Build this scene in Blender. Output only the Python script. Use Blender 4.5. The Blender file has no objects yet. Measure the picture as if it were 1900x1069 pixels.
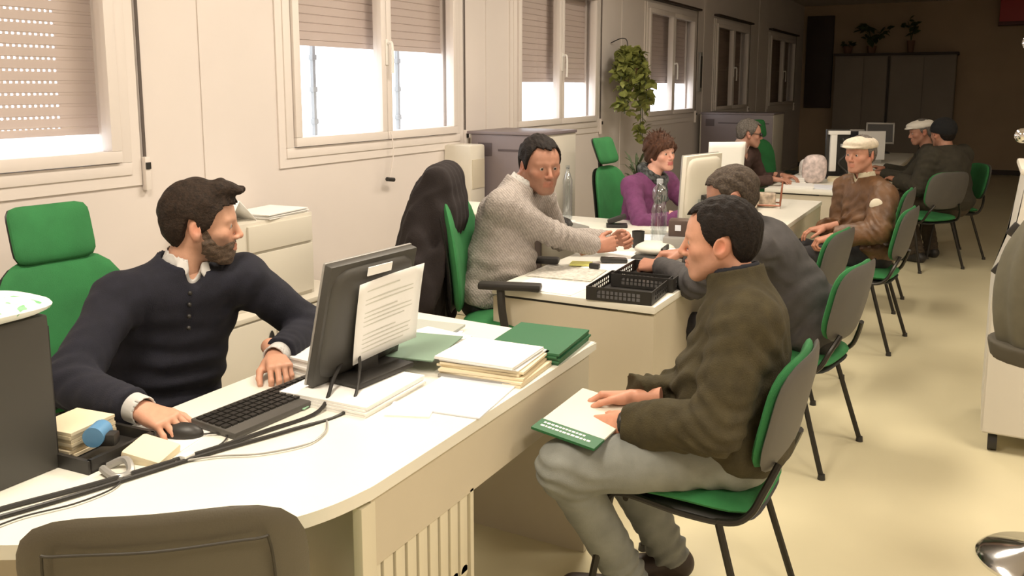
import bpy, bmesh, math, random
import numpy as np
from mathutils import Vector, Matrix, Euler
random.seed(7)
SC = bpy.context.scene
COL = SC.collection
PI = math.pi
# ---------------------------------------------------------------- camera
cam_d = bpy.data.cameras.new('camera'); cam = bpy.data.objects.new('camera', cam_d); COL.objects.link(cam)
F_PX = 1620.0
PITCH = math.atan(240 / F_PX); YAW = math.atan(886 / math.hypot(240, F_PX))
cam.location = (0, 0, 1.6)
cam.rotation_euler = (PI / 2 - PITCH, 0, YAW)
cam_d.sensor_width = 36; cam_d.lens = 36 * F_PX / 1900
cam_d.shift_y = -(534.5 - 400) / 1900
cam_d.clip_start = 0.05; cam_d.clip_end = 200
SC.camera = cam
# ---------------------------------------------------------------- world, exposure
SC.view_settings.view_transform = 'Standard'; SC.view_settings.look = 'None'
SC.view_settings.gamma = 1; SC.view_settings.exposure = 0.38
SC.view_settings.use_curve_mapping = False
world = bpy.data.worlds.new('world'); SC.world = world; world.use_nodes = True
wn = world.node_tree; bgn = wn.nodes['Background']
bgn.inputs[0].default_value = (0.93, 0.95, 1.0, 1); bgn.inputs[1].default_value = 3.2
# ---------------------------------------------------------------- ceiling light positions: (x, y, watts)
LAMPS = [(-1.5, 0.9, 46), (-1.5, 3.7, 50), (-1.5, 6.5, 28), (0.9, 0.6, 34), (0.9, 3.4, 34), (0.9, 6.4, 16)]
LAMP_COL = (1.0, 0.885, 0.735)
# ---------------------------------------------------------------- materials
MATS = {}
def mat(name, col, rough=0.6, metal=0.0, var=0.0, scale=20.0, bump=0.0, bscale=80.0, spec=0.5, attr=None, alpha=1.0, trans=0.0, wave=None, coat=0.0, stretch=None):
    if name in MATS: return MATS[name]
    m = bpy.data.materials.new(name); m.use_nodes = True
    nt = m.node_tree; b = nt.nodes['Principled BSDF']; L = nt.links.new
    b.inputs['Roughness'].default_value = rough; b.inputs['Metallic'].default_value = metal
    b.inputs['Specular IOR Level'].default_value = spec
    b.inputs['Coat Weight'].default_value = coat
    c = (*col, 1)
    b.inputs['Base Color'].default_value = c
    src = None
    tc = nt.nodes.new('ShaderNodeTexCoord'); mp = nt.nodes.new('ShaderNodeMapping'); L(tc.outputs['Object'], mp.inputs[0])
    if stretch: mp.inputs['Scale'].default_value = stretch
    if attr:
        a = nt.nodes.new('ShaderNodeVertexColor'); a.layer_name = attr; src = a.outputs[0]
    if var > 0:
        n = nt.nodes.new('ShaderNodeTexNoise'); n.inputs['Scale'].default_value = scale; n.inputs['Detail'].default_value = 5
        L(mp.outputs[0], n.inputs['Vector'])
        r = nt.nodes.new('ShaderNodeMapRange'); r.inputs[1].default_value = .3; r.inputs[2].default_value = .7
        r.inputs[3].default_value = 1 - var; r.inputs[4].default_value = 1 + var
        L(n.outputs[0], r.inputs[0])
        v = nt.nodes.new('ShaderNodeVectorMath'); v.operation = 'SCALE'
        if src: L(src, v.inputs[0])
        else: v.inputs[0].default_value = col
        L(r.outputs[0], v.inputs['Scale']); src = v.outputs[0]
    if wave:   # (scale, axis, amount, distortion) fine knit or weave lines
        w = nt.nodes.new('ShaderNodeTexWave'); w.bands_direction = wave[1]; w.inputs['Scale'].default_value = wave[0]
        w.inputs['Distortion'].default_value = wave[3]; w.inputs['Detail'].default_value = 1.5; w.inputs['Detail Scale'].default_value = 2
        L(mp.outputs[0], w.inputs['Vector'])
        r = nt.nodes.new('ShaderNodeMapRange'); r.inputs[3].default_value = 1 - wave[2]; r.inputs[4].default_value = 1 + wave[2]
        L(w.outputs['Fac'], r.inputs[0])
        v = nt.nodes.new('ShaderNodeVectorMath'); v.operation = 'SCALE'
        if src: L(src, v.inputs[0])
        else: v.inputs[0].default_value = col
        L(r.outputs[0], v.inputs['Scale']); src = v.outputs[0]
    if src: L(src, b.inputs['Base Color'])
    if bump > 0:
        n = nt.nodes.new('ShaderNodeTexNoise'); n.inputs['Scale'].default_value = bscale; n.inputs['Detail'].default_value = 4
        L(mp.outputs[0], n.inputs['Vector'])
        bp = nt.nodes.new('ShaderNodeBump'); bp.inputs['Strength'].default_value = bump; bp.inputs['Distance'].default_value = 0.01
        L(n.outputs[0], bp.inputs['Height']); L(bp.outputs[0], b.inputs['Normal'])
    if trans > 0:
        b.inputs['Transmission Weight'].default_value = trans; b.inputs['IOR'].default_value = 1.33
    m.diffuse_color = c
    MATS[name] = m
    return m

def spots(m, col, scale, thr):
    nt = m.node_tree; b = nt.nodes['Principled BSDF']; tc = nt.nodes.new('ShaderNodeTexCoord'); n = nt.nodes.new('ShaderNodeTexNoise'); n.inputs['Scale'].default_value = scale
    r = nt.nodes.new('ShaderNodeMapRange'); r.inputs[1].default_value = thr; r.inputs[2].default_value = thr + .02
    mx = nt.nodes.new('ShaderNodeMix'); mx.data_type = 'RGBA'; mx.inputs[6].default_value = b.inputs['Base Color'].default_value[:]; mx.inputs[7].default_value = (*col, 1)
    nt.links.new(tc.outputs['Object'], n.inputs['Vector']); nt.links.new(n.outputs[0], r.inputs[0]); nt.links.new(r.outputs[0], mx.inputs[0]); nt.links.new(mx.outputs[2], b.inputs['Base Color'])

def glass_mat(name, tint=(1, 1, 1), gloss=0.06, rough=0.02):
    if name in MATS: return MATS[name]
    m = bpy.data.materials.new(name); m.use_nodes = True; nt = m.node_tree
    for n in list(nt.nodes): nt.nodes.remove(n)
    o = nt.nodes.new('ShaderNodeOutputMaterial'); mx = nt.nodes.new('ShaderNodeMixShader')
    t = nt.nodes.new('ShaderNodeBsdfTransparent'); g = nt.nodes.new('ShaderNodeBsdfGlossy')
    t.inputs[0].default_value = (*tint, 1); g.inputs['Roughness'].default_value = rough
    mx.inputs[0].default_value = gloss
    nt.links.new(t.outputs[0], mx.inputs[1]); nt.links.new(g.outputs[0], mx.inputs[2]); nt.links.new(mx.outputs[0], o.inputs[0])
    MATS[name] = m; return m

def emit_mat(name, col, strength):
    if name in MATS: return MATS[name]
    m = bpy.data.materials.new(name); m.use_nodes = True; b = m.node_tree.nodes['Principled BSDF']
    b.inputs['Base Color'].default_value = (.8, .8, .8, 1)
    b.inputs['Emission Color'].default_value = (*col, 1); b.inputs['Emission Strength'].default_value = strength
    MATS[name] = m; return m

M_WALL = mat('wall_paint', (.70, .64, .60), .65, var=.04, scale=1.3)
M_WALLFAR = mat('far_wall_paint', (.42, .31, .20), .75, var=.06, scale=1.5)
M_FRAME = mat('window_frame_white', (.74, .68, .635), .4)
M_SHUT = mat('shutter_slat', (.58, .485, .445), .5)
M_SHUTB = mat('shutter_slat_brown', (.30, .22, .18), .5)
M_DESK = mat('desk_laminate', (.82, .80, .71), .32, var=.015, scale=6)
M_DESKP = mat('desk_panel', (.60, .54, .42), .5, var=.02, scale=5)
M_DESKE = mat('desk_edge', (.70, .65, .50), .4)
M_GREEN = mat('green_upholstery', (.026, .18, .052), .85, var=.14, scale=9, bump=.25, bscale=400)
M_BLACKPL = mat('black_plastic', (.022, .02, .018), .45)
M_GREYPL = mat('dark_grey_plastic', (.085, .08, .072), .5, bump=.08, bscale=500)
M_SHELL = mat('olive_grey_shell', (.10, .088, .062), .42, bump=.1, bscale=300)
M_MON = mat('monitor_back', (.055, .052, .045), .5)
M_METAL = mat('black_tube', (.03, .027, .022), .3, metal=.5)
M_CHROME = mat('chrome', (.75, .75, .75), .12, metal=1)
M_SILV = mat('silver_plastic', (.35, .34, .32), .35, metal=.3)
M_PAPER = mat('paper_white', (.84, .83, .80), .8)
M_PAPERB = mat('paper_blue_white', (.74, .77, .84), .6)
M_CREAM = mat('paper_cream', (.78, .68, .48), .8)
M_FOLDG = mat('folder_green', (.03, .14, .06), .5)
M_CAB = mat('cabinet_white', (.66, .62, .53), .45)
M_CABG = mat('cabinet_mauve_grey', (.20, .165, .17), .45)
M_INK = mat('print_grey', (.62, .62, .56), .8)
M_YEL = mat('sticky_yellow', (.8, .78, .25), .8)
M_BLUE = mat('blue_plastic', (.10, .26, .46), .4)
M_GLASS = glass_mat('window_glass')
M_CLEAR = glass_mat('clear_plastic', (.86, .9, .93), .22, .08)
M_LEAF = mat('leaf_green', (.22, .24, .06), .5, var=.3, scale=30)
M_LEAFD = mat('leaf_dark', (.05, .075, .03), .5, var=.3, scale=30)
M_POT = mat('terracotta_pot', (.20, .10, .06), .7)
M_DARKB = mat('dark_brown_panel', (.035, .02, .014), .6, var=.2, scale=3)
M_RED = mat('red_plastic', (.42, .03, .03), .5)

# ---------------------------------------------------------------- object helpers
def setp(o, label=None, cat=None, group=None, kind=None):
    if label: o['label'] = label
    if cat: o['category'] = cat
    if group: o['group'] = group
    if kind: o['kind'] = kind
    return o
def empty(name, label, cat, loc=(0, 0, 0), rz=0.0, group=None, rot=None):
    o = bpy.data.objects.new(name, None); COL.objects.link(o)
    o.location = loc; o.rotation_euler = rot if rot else (0, 0, rz); o.empty_display_size = .1
    return setp(o, label, cat, group)
class MB:
    def __init__(s): s.bm = bmesh.new()
    def _m(s, vs, M):
        for v in vs: v.co = M @ v.co
    def box(s, c, size, rot=(0, 0, 0), bevel=0.0, seg=2):
        r = bmesh.ops.create_cube(s.bm, size=1.0); vs = r['verts']
        M = Matrix.Translation(c) @ Euler(rot).to_matrix().to_4x4() @ Matrix.Diagonal((*size, 1))
        s._m(vs, M)
        if bevel > 0:
            es = list({e for v in vs for e in v.link_edges})
            bmesh.ops.bevel(s.bm, geom=es, offset=bevel, segments=seg, affect='EDGES', profile=.6)
        return s
    def bb(s, a, b, bevel=0.0):
        return s.box(((a[0]+b[0])/2, (a[1]+b[1])/2, (a[2]+b[2])/2), (abs(b[0]-a[0]), abs(b[1]-a[1]), abs(b[2]-a[2])), bevel=bevel)
    def cyl(s, p0, p1, r0, r1=None, n=20, caps=True):
        r1 = r0 if r1 is None else r1
        p0 = Vector(p0); p1 = Vector(p1); d = p1 - p0; q = d.to_track_quat('Z', 'Y').to_matrix().to_4x4()
        r = bmesh.ops.create_cone(s.bm, cap_ends=caps, segments=n, radius1=r0, radius2=r1, depth=d.length)
        s._m(r['verts'], Matrix.Translation((p0 + p1) / 2) @ q); return s
    def sph(s, c, r, n=16):
        rr = r if hasattr(r, '__len__') else (r, r, r)
        q = bmesh.ops.create_uvsphere(s.bm, u_segments=n, v_segments=max(8, n * 2 // 3), radius=1)
        s._m(q['verts'], Matrix.Translation(c) @ Matrix.Diagonal((*rr, 1))); return s
    def tube(s, pts, r, n=8, smooth=True, closed=False):
        P = [Vector(p) for p in pts]
        if smooth and len(P) > 2: P = catmull(P, 6, closed)
        m = len(P); rings = []
        up = Vector((0, 0, 1))
        for i in range(m):
            a = P[i - 1] if (i > 0 or closed) else P[i]; b = P[(i + 1) % m] if (i < m - 1 or closed) else P[i]
            t = (b - a).normalized()
            if i == 0: u = t.orthogonal().normalized()
            else:
                u = u - t * u.dot(t)
                u = t.orthogonal().normalized() if u.length < 1e-5 else u.normalized()
            w = t.cross(u); rr = r(i / (m - 1)) if callable(r) else r
            rings.append([s.bm.verts.new(P[i] + (u * math.cos(k * 2 * PI / n) + w * math.sin(k * 2 * PI / n)) * rr) for k in range(n)])
        rg = range(m) if closed else range(m - 1)
        for i in rg:
            A = rings[i]; B = rings[(i + 1) % m]
            for k in range(n): s.bm.faces.new((A[k], A[(k + 1) % n], B[(k + 1) % n], B[k]))
        if not closed: s.bm.faces.new(rings[0][::-1]); s.bm.faces.new(rings[-1])
        return s
    def lathe(s, prof, c=(0, 0, 0), n=28, M=None):
        rings = []
        for (r, z) in prof:
            rings.append([s.bm.verts.new(Vector((r * math.cos(k * 2 * PI / n), r * math.sin(k * 2 * PI / n), z)) + (Vector(c) if M is None else Vector((0, 0, 0)))) for k in range(n)])
        for A, B in zip(rings, rings[1:]):
            for k in range(n): s.bm.faces.new((A[k], A[(k + 1) % n], B[(k + 1) % n], B[k]))
        if prof[0][0] > 1e-4: s.bm.faces.new(rings[0][::-1])
        if prof[-1][0] > 1e-4: s.bm.faces.new(rings[-1])
        if M is not None:
            for R in rings:
                for v in R: v.co = M @ v.co
        return s
    def prism(s, poly, z0, z1, bevel=0.0):
        A = [s.bm.verts.new((x, y, z0)) for x, y in poly]; B = [s.bm.verts.new((x, y, z1)) for x, y in poly]
        n = len(poly); fs = [s.bm.faces.new(A[::-1]), s.bm.faces.new(B)]
        for k in range(n): fs.append(s.bm.faces.new((A[k], A[(k + 1) % n], B[(k + 1) % n], B[k])))
        if bevel > 0:
            bmesh.ops.bevel(s.bm, geom=list(fs[0].edges) + list(fs[1].edges), offset=bevel, segments=2, affect='EDGES')
        return s
    def pad(s, c, W, H, T, M3=None, curve=0.0, vcurve=0.0, e=4.0, n=40, k=5, taper=0.0):
        """cushion in the local yz plane, thickness along x, rounded outline"""
        rings = []
        lv = []
        for i in range(k + 1): a = i / k * PI / 2; lv.append((math.sin(a), math.cos(a)))
        prof = [(q * .999 if q > 0 else 0, x) for q, x in lv] + [(q, -x) for q, x in lv[::-1][1:]]
        for (q, x) in prof:
            ring = []
            qq = q ** .55 if q > 0 else .0
            for j in range(n):
                a = 2 * PI * j / n; ca, sa = math.cos(a), math.sin(a)
                rr = (abs(ca) ** e + abs(sa) ** e) ** (-1 / e)
                y = W / 2 * ca * rr * max(qq, .02); z = H / 2 * sa * rr * max(qq, .02)
                y *= 1 + taper * z / H
                X = T / 2 * x + curve * (y / (W / 2)) ** 2 + vcurve * (z / (H / 2)) ** 2
                p = Vector((X, y, z))
                if M3 is not None: p = M3 @ p
                ring.append(s.bm.verts.new(p + Vector(c)))
            rings.append(ring)
        for A, B in zip(rings, rings[1:]):
            for j in range(n): s.bm.faces.new((A[j], B[j], B[(j + 1) % n], A[(j + 1) % n]))
        s.bm.faces.new(rings[0]); s.bm.faces.new(rings[-1][::-1])
        return s
    def quad(s, pts):
        s.bm.faces.new([s.bm.verts.new(p) for p in pts]); return s
    def build(s, name, m, parent=None, smooth=True, angle=40, label=None, solid=0):
        bmesh.ops.recalc_face_normals(s.bm, faces=s.bm.faces)
        me = bpy.data.meshes.new(name); s.bm.to_mesh(me); s.bm.free()
        if m: me.materials.append(m)
        o = bpy.data.objects.new(name, me); COL.objects.link(o)
        if smooth:
            for p in me.polygons: p.use_smooth = True
            me.set_sharp_from_angle(angle=math.radians(angle))
        if solid:
            md = o.modifiers.new('solid', 'SOLIDIFY'); md.thickness = solid; md.offset = 0
        if parent: o.parent = parent
        if label: o['label'] = label
        return o
def catmull(P, k=6, closed=False):
    out = []; n = len(P)
    rg = range(n) if closed else range(n - 1)
    for i in rg:
        if closed: a, b, c, d = P[i - 1], P[i], P[(i + 1) % n], P[(i + 2) % n]
        else: a, b, c, d = P[max(i - 1, 0)], P[i], P[i + 1], P[min(i + 2, n - 1)]
        for j in range(k):
            t = j / k
            out.append(.5 * ((2 * b) + (c - a) * t + (2 * a - 5 * b + 4 * c - d) * t * t + (3 * b - a - 3 * c + d) * t ** 3))
    if not closed: out.append(P[-1])
    return out
def top(o, label, cat, group=None): return setp(o, label, cat, group)
def copy_tree(o, parent=None):
    c = o.copy(); COL.objects.link(c)
    if parent: c.parent = parent
    for ch in list(o.children): copy_tree(ch, c)
    return c
# ================================================================ ROOM
XW = -3.30; YF = 18.2; YB = -1.6; XR = 2.6; ZC = 3.15
def struct(o): o['kind'] = 'structure'; return o
# floor material: glossy cream linoleum
mf = mat('floor_linoleum', (.66, .60, .40), .28, var=.06, scale=1.1, spec=.5)
struct(MB().bb((XW - .3, YB - .2, -.1), (XR + .2, YF + .2, 0)).build('floor', mf))
struct(MB().bb((XW - .3, YB - .2, ZC), (XR + .2, YF + .2, ZC + .1)).build('ceiling', mat('ceiling_tile', (.62, .56, .50), .8)))
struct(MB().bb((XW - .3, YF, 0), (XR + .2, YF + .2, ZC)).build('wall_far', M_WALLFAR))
struct(MB().bb((XW - .3, YB - .2, 0), (XR + .2, YB, ZC)).build('wall_back', M_WALL))
struct(MB().bb((XR, YB, 0), (XR + .2, YF, ZC)).build('wall_right', M_WALL))
# windows: outer frame (y0, y1), sill z, head z
WIN = [(0.83, 2.57), (3.54, 5.30), (6.10, 7.80), (9.13, 10.92), (11.83, 13.70), (15.16, 17.35)]
Z0, Z1 = 1.215, 2.50
wl = MB(); T = .22
ys = [YB]
for a, b in WIN: ys += [a + .03, b - .03]
ys.append(YF)
wl.bb((XW - T, YB, 0), (XW, YF, Z0 + .03)); wl.bb((XW - T, YB, Z1 - .03), (XW, YF, ZC))
for i in range(0, len(ys), 2): wl.bb((XW - T, ys[i], Z0 + .03), (XW, ys[i + 1], Z1 - .03))
struct(wl.build('wall_left', M_WALL, smooth=False))
# prefab wall joint strips
k = 1
for y in (3.02, 5.72, 8.45, 11.35, 14.4):
    struct(MB().bb((XW, y - .035, 0), (XW + .006, y + .035, ZC)).build('trim_%d' % k, M_WALL)); k += 1
struct(MB().bb((XW, YB, 0), (XW + .012, YF, .08)).build('baseboard_left', M_WALL))
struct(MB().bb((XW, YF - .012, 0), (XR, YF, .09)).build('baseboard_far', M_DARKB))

# shutter lowered to z = drop per window ; glass hole pattern only on window 1
DROP = [1.405, 1.84, 1.655, 1.66, 1.25, 1.25]
for i, (a, b) in enumerate(WIN):
    w = empty('window_%d' % (i + 1), None, None, (XW, a, Z0)); w['kind'] = 'structure'
    W = b - a; H = Z1 - Z0; x = .018; far = i >= 4
    f = MB(); t = .055
    for p, q in (((-.06, 0, 0), (x, W, t)), ((-.06, 0, H - t), (x, W, H)), ((-.06, 0, t), (x, t, H - t)), ((-.06, W - t, t), (x, W, H - t))):
        f.bb(p, q, bevel=.004)
    # outer architrave, a little proud of the wall
    for p, q in (((.0, -.05, -.05), (.010, W + .05, 0)), ((.0, -.05, 0), (.010, 0, H)), ((.0, W, 0), (.010, W + .05, H))): f.bb(p, q)
    f.build('window_frame', M_FRAME, w)
    mid = W * .5
    s = .05
    for (c0, c1) in ((t + .004, mid + .0), (mid + .004, W - t - .004)):
        m = MB()
        z0, z1 = t + .004, H - t - .004; xx0, xx1 = -.03, .034
        m.bb((xx0, c0, z0), (xx1, c1, z0 + s), .004); m.bb((xx0, c0, z1 - s), (xx1, c1, z1), .004)
        m.bb((xx0, c0, z0 + s), (xx1, c0 + s, z1 - s), .004); m.bb((xx0, c1 - s, z0 + s), (xx1, c1, z1 - s), .004)
        so = m.build('sash', M_FRAME, w)
        MB().bb((0, c0 + s, z0 + s), (.006, c1 - s, z1 - s)).build('glass_pane', M_GLASS, so)
    # handle on the meeting stile
    h = MB(); h.bb((.034, mid - .014, H * .40), (.042, mid + .014, H * .52), .003)
    h.tube([(.04, mid, H * .50), (.075, mid, H * .50), (.08, mid, H * .42), (.078, mid, H * .36)], .009)
    h.build('window_handle', mat('handle_white', (.8, .77, .72), .3), w)
    # roller shutter outside the sash
    z = H - .02; zb = DROP[i] - Z0
    sh = MB(); sl = .048; n = 0
    m_s = M_SHUT if i < 4 else M_SHUTB
    gap = .009 if i == 0 else .003
    while z - sl > zb:
        sh.box((-.105, W / 2, z - sl / 2), (.012, W - .12, sl - gap), bevel=.0035, seg=1)
        if i == 0:
            yy = .08
            while yy < W - .08:
                sh.bb((-.108, yy, z - sl - gap / 2), (-.102, yy + .011, z - sl + gap / 2 + .002)); yy += .024
            # the stretch beside the guide rail has no holes
            sh.bb((-.109, W * .86, z - sl - gap / 2), (-.101, W - .07, z - sl + gap / 2 + .002))
        else:
            sh.bb((-.108, .07, z - sl - gap), (-.104, W - .07, z - sl + gap))
        z -= sl
    sh.bb((-.112, .06, z - .03), (-.098, W - .06, z + .001), .003)
    sh.build('roller_shutter', m_s, w, smooth=False)
    # guide rails outside
    g = MB(); g.bb((-.13, .03, 0), (-.08, .07, H)); g.bb((-.13, W - .07, 0), (-.08, W - .03, H)); g.build('guide_rail', M_FRAME, w)
    # shutter box above; on the far windows its shadow is painted dark brown
    MB().bb((0, -.06, H + .03), (.075, W + .06, H + .055), .004).build('shutter_box_and_shade', M_DARKB if i >= 3 else M_FRAME, w)
    # strap with its reel at the right hand side
    st = MB(); st.bb((.012, W + .06, .05), (.016, W + .075, H + .03)); st.build('shutter_strap', mat('strap_grey', (.10, .08, .07), .8), w)
    rr = MB(); rr.box((.018, W + .068, -.0), (.03, .03, .15), bevel=.006); rl = rr.build('strap_reel', M_FRAME, w)
    MB().bb((.032, W + .056, .02), (.038, W + .08, .05)).build('reel_slot', M_BLACKPL, rl)
    MB().bb((-.2, -.02, -.02), (0, W + .02, .0)).build('window_sill', M_FRAME, w)

# what stands outside: yard paving and grey fence posts with hinges, seen blurred through windows 2 to 4
struct(MB().bb((-30, -10, -.3), (XW - .3, 40, -.12)).build('ground', mat('yard_paving', (.75, .74, .72), .8)))
def gatepost(y, x, z1, lab, dx=0):
    t = empty('gate_post', lab, 'post', (x, y, -.12), 0, None)
    MB().bb((-.012, -.012, 0), (.012, .012, z1 + .12)).build('post', mat('grey_steel', (.30, .32, .33), .5), t)
    for z in (1.38, 1.58, 1.78):
        MB().box((0, 0, z + .12), (.035, .04, .035), bevel=.004).build('hinge', MATS['grey_steel'], t)
gatepost(4.30, -3.75, 2.6, 'thin grey steel post with hinges outside the left pane of the second window')
gatepost(5.20, -3.75, 2.6, 'thin grey steel post with hinges outside the right pane of the second window')
gatepost(7.05, -3.75, 2.4, 'thin grey steel post outside the left pane of the third window')

# ceiling lamps
for i, (x, y, p) in enumerate(LAMPS):
    t = empty('ceiling_lamp', 'fluorescent ceiling lamp in a white tray, ' + ['nearest the camera over the front desk', 'over the second desk', 'over the third desk', 'nearest over the corridor', 'middle one over the corridor', 'furthest over the corridor'][i], 'ceiling lamp', (x, y, ZC), 0, 'fluorescent ceiling lamps')
    MB().box((0, 0, -.035), (.62, 1.22, .07), bevel=.006).build('housing', M_FRAME, t)
    for s in (-.14, .14):
        MB().cyl((s, -.55, -.085), (s, .55, -.085), .015).build('tube', emit_mat('tube_glow', LAMP_COL, 8), t)
    ld = bpy.data.lights.new('lamp_light', 'AREA'); ld.shape = 'RECTANGLE'; ld.size = .5; ld.size_y = 1.15; ld.energy = p; ld.color = LAMP_COL
    lo = bpy.data.objects.new('lamp_light', ld); COL.objects.link(lo); lo.parent = t; lo.location = (0, 0, -.11)

# ================================================================ FURNITURE
def box_thing(name, label, cat, a, b, m, bevel=.004, group=None):
    return top(MB().bb(a, b, bevel).build(name, m), label, cat, group)

# ---- desk 1 (front, with curved return)
def arc_pts(ctrl): return [(p.x, p.y) for p in catmull([Vector((x, y, 0)) for x, y in ctrl], 5)]
d1 = empty('reception_desk', 'large cream desk in front with a curved end, black monitor and paper piles on it', 'desk', (-1.5, 1.9, 0))
def loc(P, o): return [(x - o[0], y - o[1]) for x, y in P]
O = (-1.5, 1.9)
front = arc_pts([(-1.113, 2.66), (-1.113, 2.0), (-1.114, 1.5), (-1.119, 1.40), (-1.142, 1.30), (-1.19, 1.21), (-1.31, 1.085), (-1.5, .945), (-1.7, .84), (-2.0, .76), (-2.35, .72), (-2.7, .71)])
back = arc_pts([(-2.7, 1.30), (-2.3, 1.31), (-2.05, 1.325), (-1.93, 1.38), (-1.885, 1.5), (-1.88, 1.7), (-1.88, 2.70)])
MB().prism(loc(front + back, O), .712, .742, .004).build('tabletop', M_DESK, d1)
pa = MB(); pa.bb((.362, -.47, .545), (.376, .70, .712)); pa.build('apron_panel', M_DESKP, d1)
sp = MB()   # slotted cable panel under the apron
ya, yb_ = -.47, -.05; n = 9
sp.bb((.360, ya, .545), (.372, yb_, .552))
w = (yb_ - ya) / n
for i in range(n):
    sp.bb((.358, ya + i * w, .33), (.372, ya + (i + 1) * w - .011, .552), .002)
for i in range(n): sp.cyl((.358, ya + (i + .42) * w, .335), (.372, ya + (i + .42) * w, .335), w * .36, n=14)
sp.bb((.352, yb_ - .002, .30), (.376, yb_ + .014, .552))
sp.build('slotted_panel', M_DESKE, d1)
MB().bb((.352, -.505, 0), (.378, -.455, .70), .004).build('post', M_DESKE, d1)
MB().bb((-.37, .70, 0), (.375, .725, .712)).build('end_panel', M_DESKP, d1)
cv = MB()
cp = [(x - O[0], y - O[1]) for x, y in arc_pts([(-1.14, 1.44), (-1.35, 1.53), (-1.6, 1.50), (-2.0, 1.29), (-2.65, 1.08)])]
for (x0, y0), (x1, y1) in zip(cp, cp[1:]):
    cv.quad([(x0, y0, .08), (x1, y1, .08), (x1, y1, .712), (x0, y0, .712)])
bmesh.ops.remove_doubles(cv.bm, verts=cv.bm.verts, dist=.0005)
cv.build('curved_panel', M_DESKP, d1, solid=.018)
MB().bb((-1.2, -1.1, 0), (-1.175, -.65, .712)).build('side_panel', M_DESKP, d1)

# ---- straight desks 2..5
def desk(label, x0, x1, y0, y1, slots=None, extra=None):
    t = empty('office_desk', label, 'desk', ((x0 + x1) / 2, (y0 + y1) / 2, 0))
    hx, hy = (x1 - x0) / 2, (y1 - y0) / 2
    MB().box((0, 0, .727), (2 * hx, 2 * hy, .03), bevel=.004).build('tabletop', M_DESK, t)
    MB().bb((-hx + .0, -hy + .012, 0), (hx - .006, -hy + .034, .700)).build('end_panel', M_DESKP, t)
    MB().bb((-hx, hy - .034, 0), (hx - .006, hy - .012, .712)).build('end_panel', M_DESKP, t)
    MB().bb((hx - .03, -hy + .034, .30), (hx - .012, hy - .034, .712)).build('modesty_panel', M_DESKP, t)
    MB().bb((-hx + .05, -hy + .015, .700), (hx - .2, -hy + .03, .712)).build('spacer', M_BLACKPL, t)
    return t
desk('cream desk in the middle with black letter trays and the large water bottle', -1.83, -1.095, 3.20, 4.78)
desk('cream desk with a bare bright corner, behind the man in the dark grey jacket', -1.80, -1.05, 4.98, 6.86)
desk('cream desk crowded with papers and carrying the dark tower, behind the man in brown', -1.62, -.98, 7.50, 9.20)
desk('furthest cream desk, in front of the man in the white cap', -1.62, -.80, 10.1, 12.4)
# side counter under the windows between desks 2 and 3
t = empty('side_counter', 'cream side counter with clutter, between the grey knit man and the high green chair', 'counter', (-2.25, 4.9, 0))
MB().box((0, 0, .727), (.9, .75, .03), bevel=.004).build('counter_top', M_DESK, t)
MB().bb((-.44, -.36, 0), (-.42, .36, .712)).build('side_panel', M_DESKP, t); MB().bb((.42, -.36, 0), (.44, .36, .712)).build('side_panel', M_DESKP, t)

# ---- visitor chair
def visitor_chair(x, y, rz, label, group='green visitor chairs', back_tilt=12, shell=None):
    t = empty('visitor_chair', label, 'chair', (x, y, 0), rz, group)
    R = Matrix.Rotation(PI / 2, 3, 'Y')
    MB().pad((0.0, 0, .458), .46, .44, .05, Matrix(((0, 0, 1), (0, 1, 0), (1, 0, 0))), curve=.008, vcurve=-.012, e=4.5).build('seat', M_GREEN, t)
    MB().pad((0, 0, .430), .45, .43, .03, Matrix(((0, 0, 1), (0, 1, 0), (1, 0, 0))), vcurve=-.012, e=4.5).build('seat_shell', M_BLACKPL, t)
    Rb = Matrix.Rotation(-math.radians(back_tilt), 3, 'Y')
    MB().pad((-.262, 0, .712), .455, .33, .048, Rb, curve=.034, vcurve=.006, e=3.6).build('backrest', M_GREEN, t)
    b = MB().pad((-.283, 0, .710), .462, .338, .030, Rb, curve=.034, vcurve=.006, e=3.6).build('back_shell', shell or M_GREYPL, t)
    for s in (-1, 1):
        MB().tube([(.195, s * .215, .425), (.235, s * .235, .2), (.265, s * .25, .012)], .0115, smooth=False).build('leg', M_METAL, t)
        MB().tube([(-.12, s * .215, .425), (-.19, s * .235, .2), (-.25, s * .25, .012)], .0115, smooth=False).build('leg', M_METAL, t)
        MB().tube([(.215, s * .225, .36), (.2, s * .22, .415), (.15, s * .22, .437), (-.02, s * .22, .42), (-.15, s * .215, .422), (-.205, s * .205, .455), (-.236, s * .185, .52), (-.262, s * .14, .585)], .0105).build('side_frame', M_METAL, t)
        for q in ((.266, .25), (-.251, .25)):
            MB().cyl((q[0], s * q[1], 0), (q[0], s * q[1], .022), .016, .014, 12).build('foot_cap', M_BLACKPL, t)
    MB().cyl((.15, -.215, .42), (.15, .215, .42), .009).build('crossbar', M_METAL, t)
    MB().cyl((-.12, -.215, .42), (-.12, .215, .42), .009).build('crossbar', M_METAL, t)
    return t
VC = [
 (-.690, 2.462, 179, 'green visitor chair nearest the camera on the right, under the man in the olive fleece', None),
 (-.70, 3.88, 170, 'green visitor chair with a dark grey shell, under the man in the dark grey jacket', None),
 (-.89, 4.74, 172, 'empty green visitor chair standing between the dark grey jacket and the brown jacket', None),
 (-.645, 5.80, 174, 'green visitor chair with a pale grey shell, under the man in the brown jacket', None),
 (-.73, 6.85, 178, 'empty green visitor chair just behind the brown jacketed man\'s shoulder', None),
 (-.45, 8.52, 140, 'visitor chair with a dark back shell, under the man in the black woolly cap', None),
 (-.27, 9.25, 205, 'furthest green visitor chair, by the corridor beyond the black woolly cap', None)]
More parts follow.
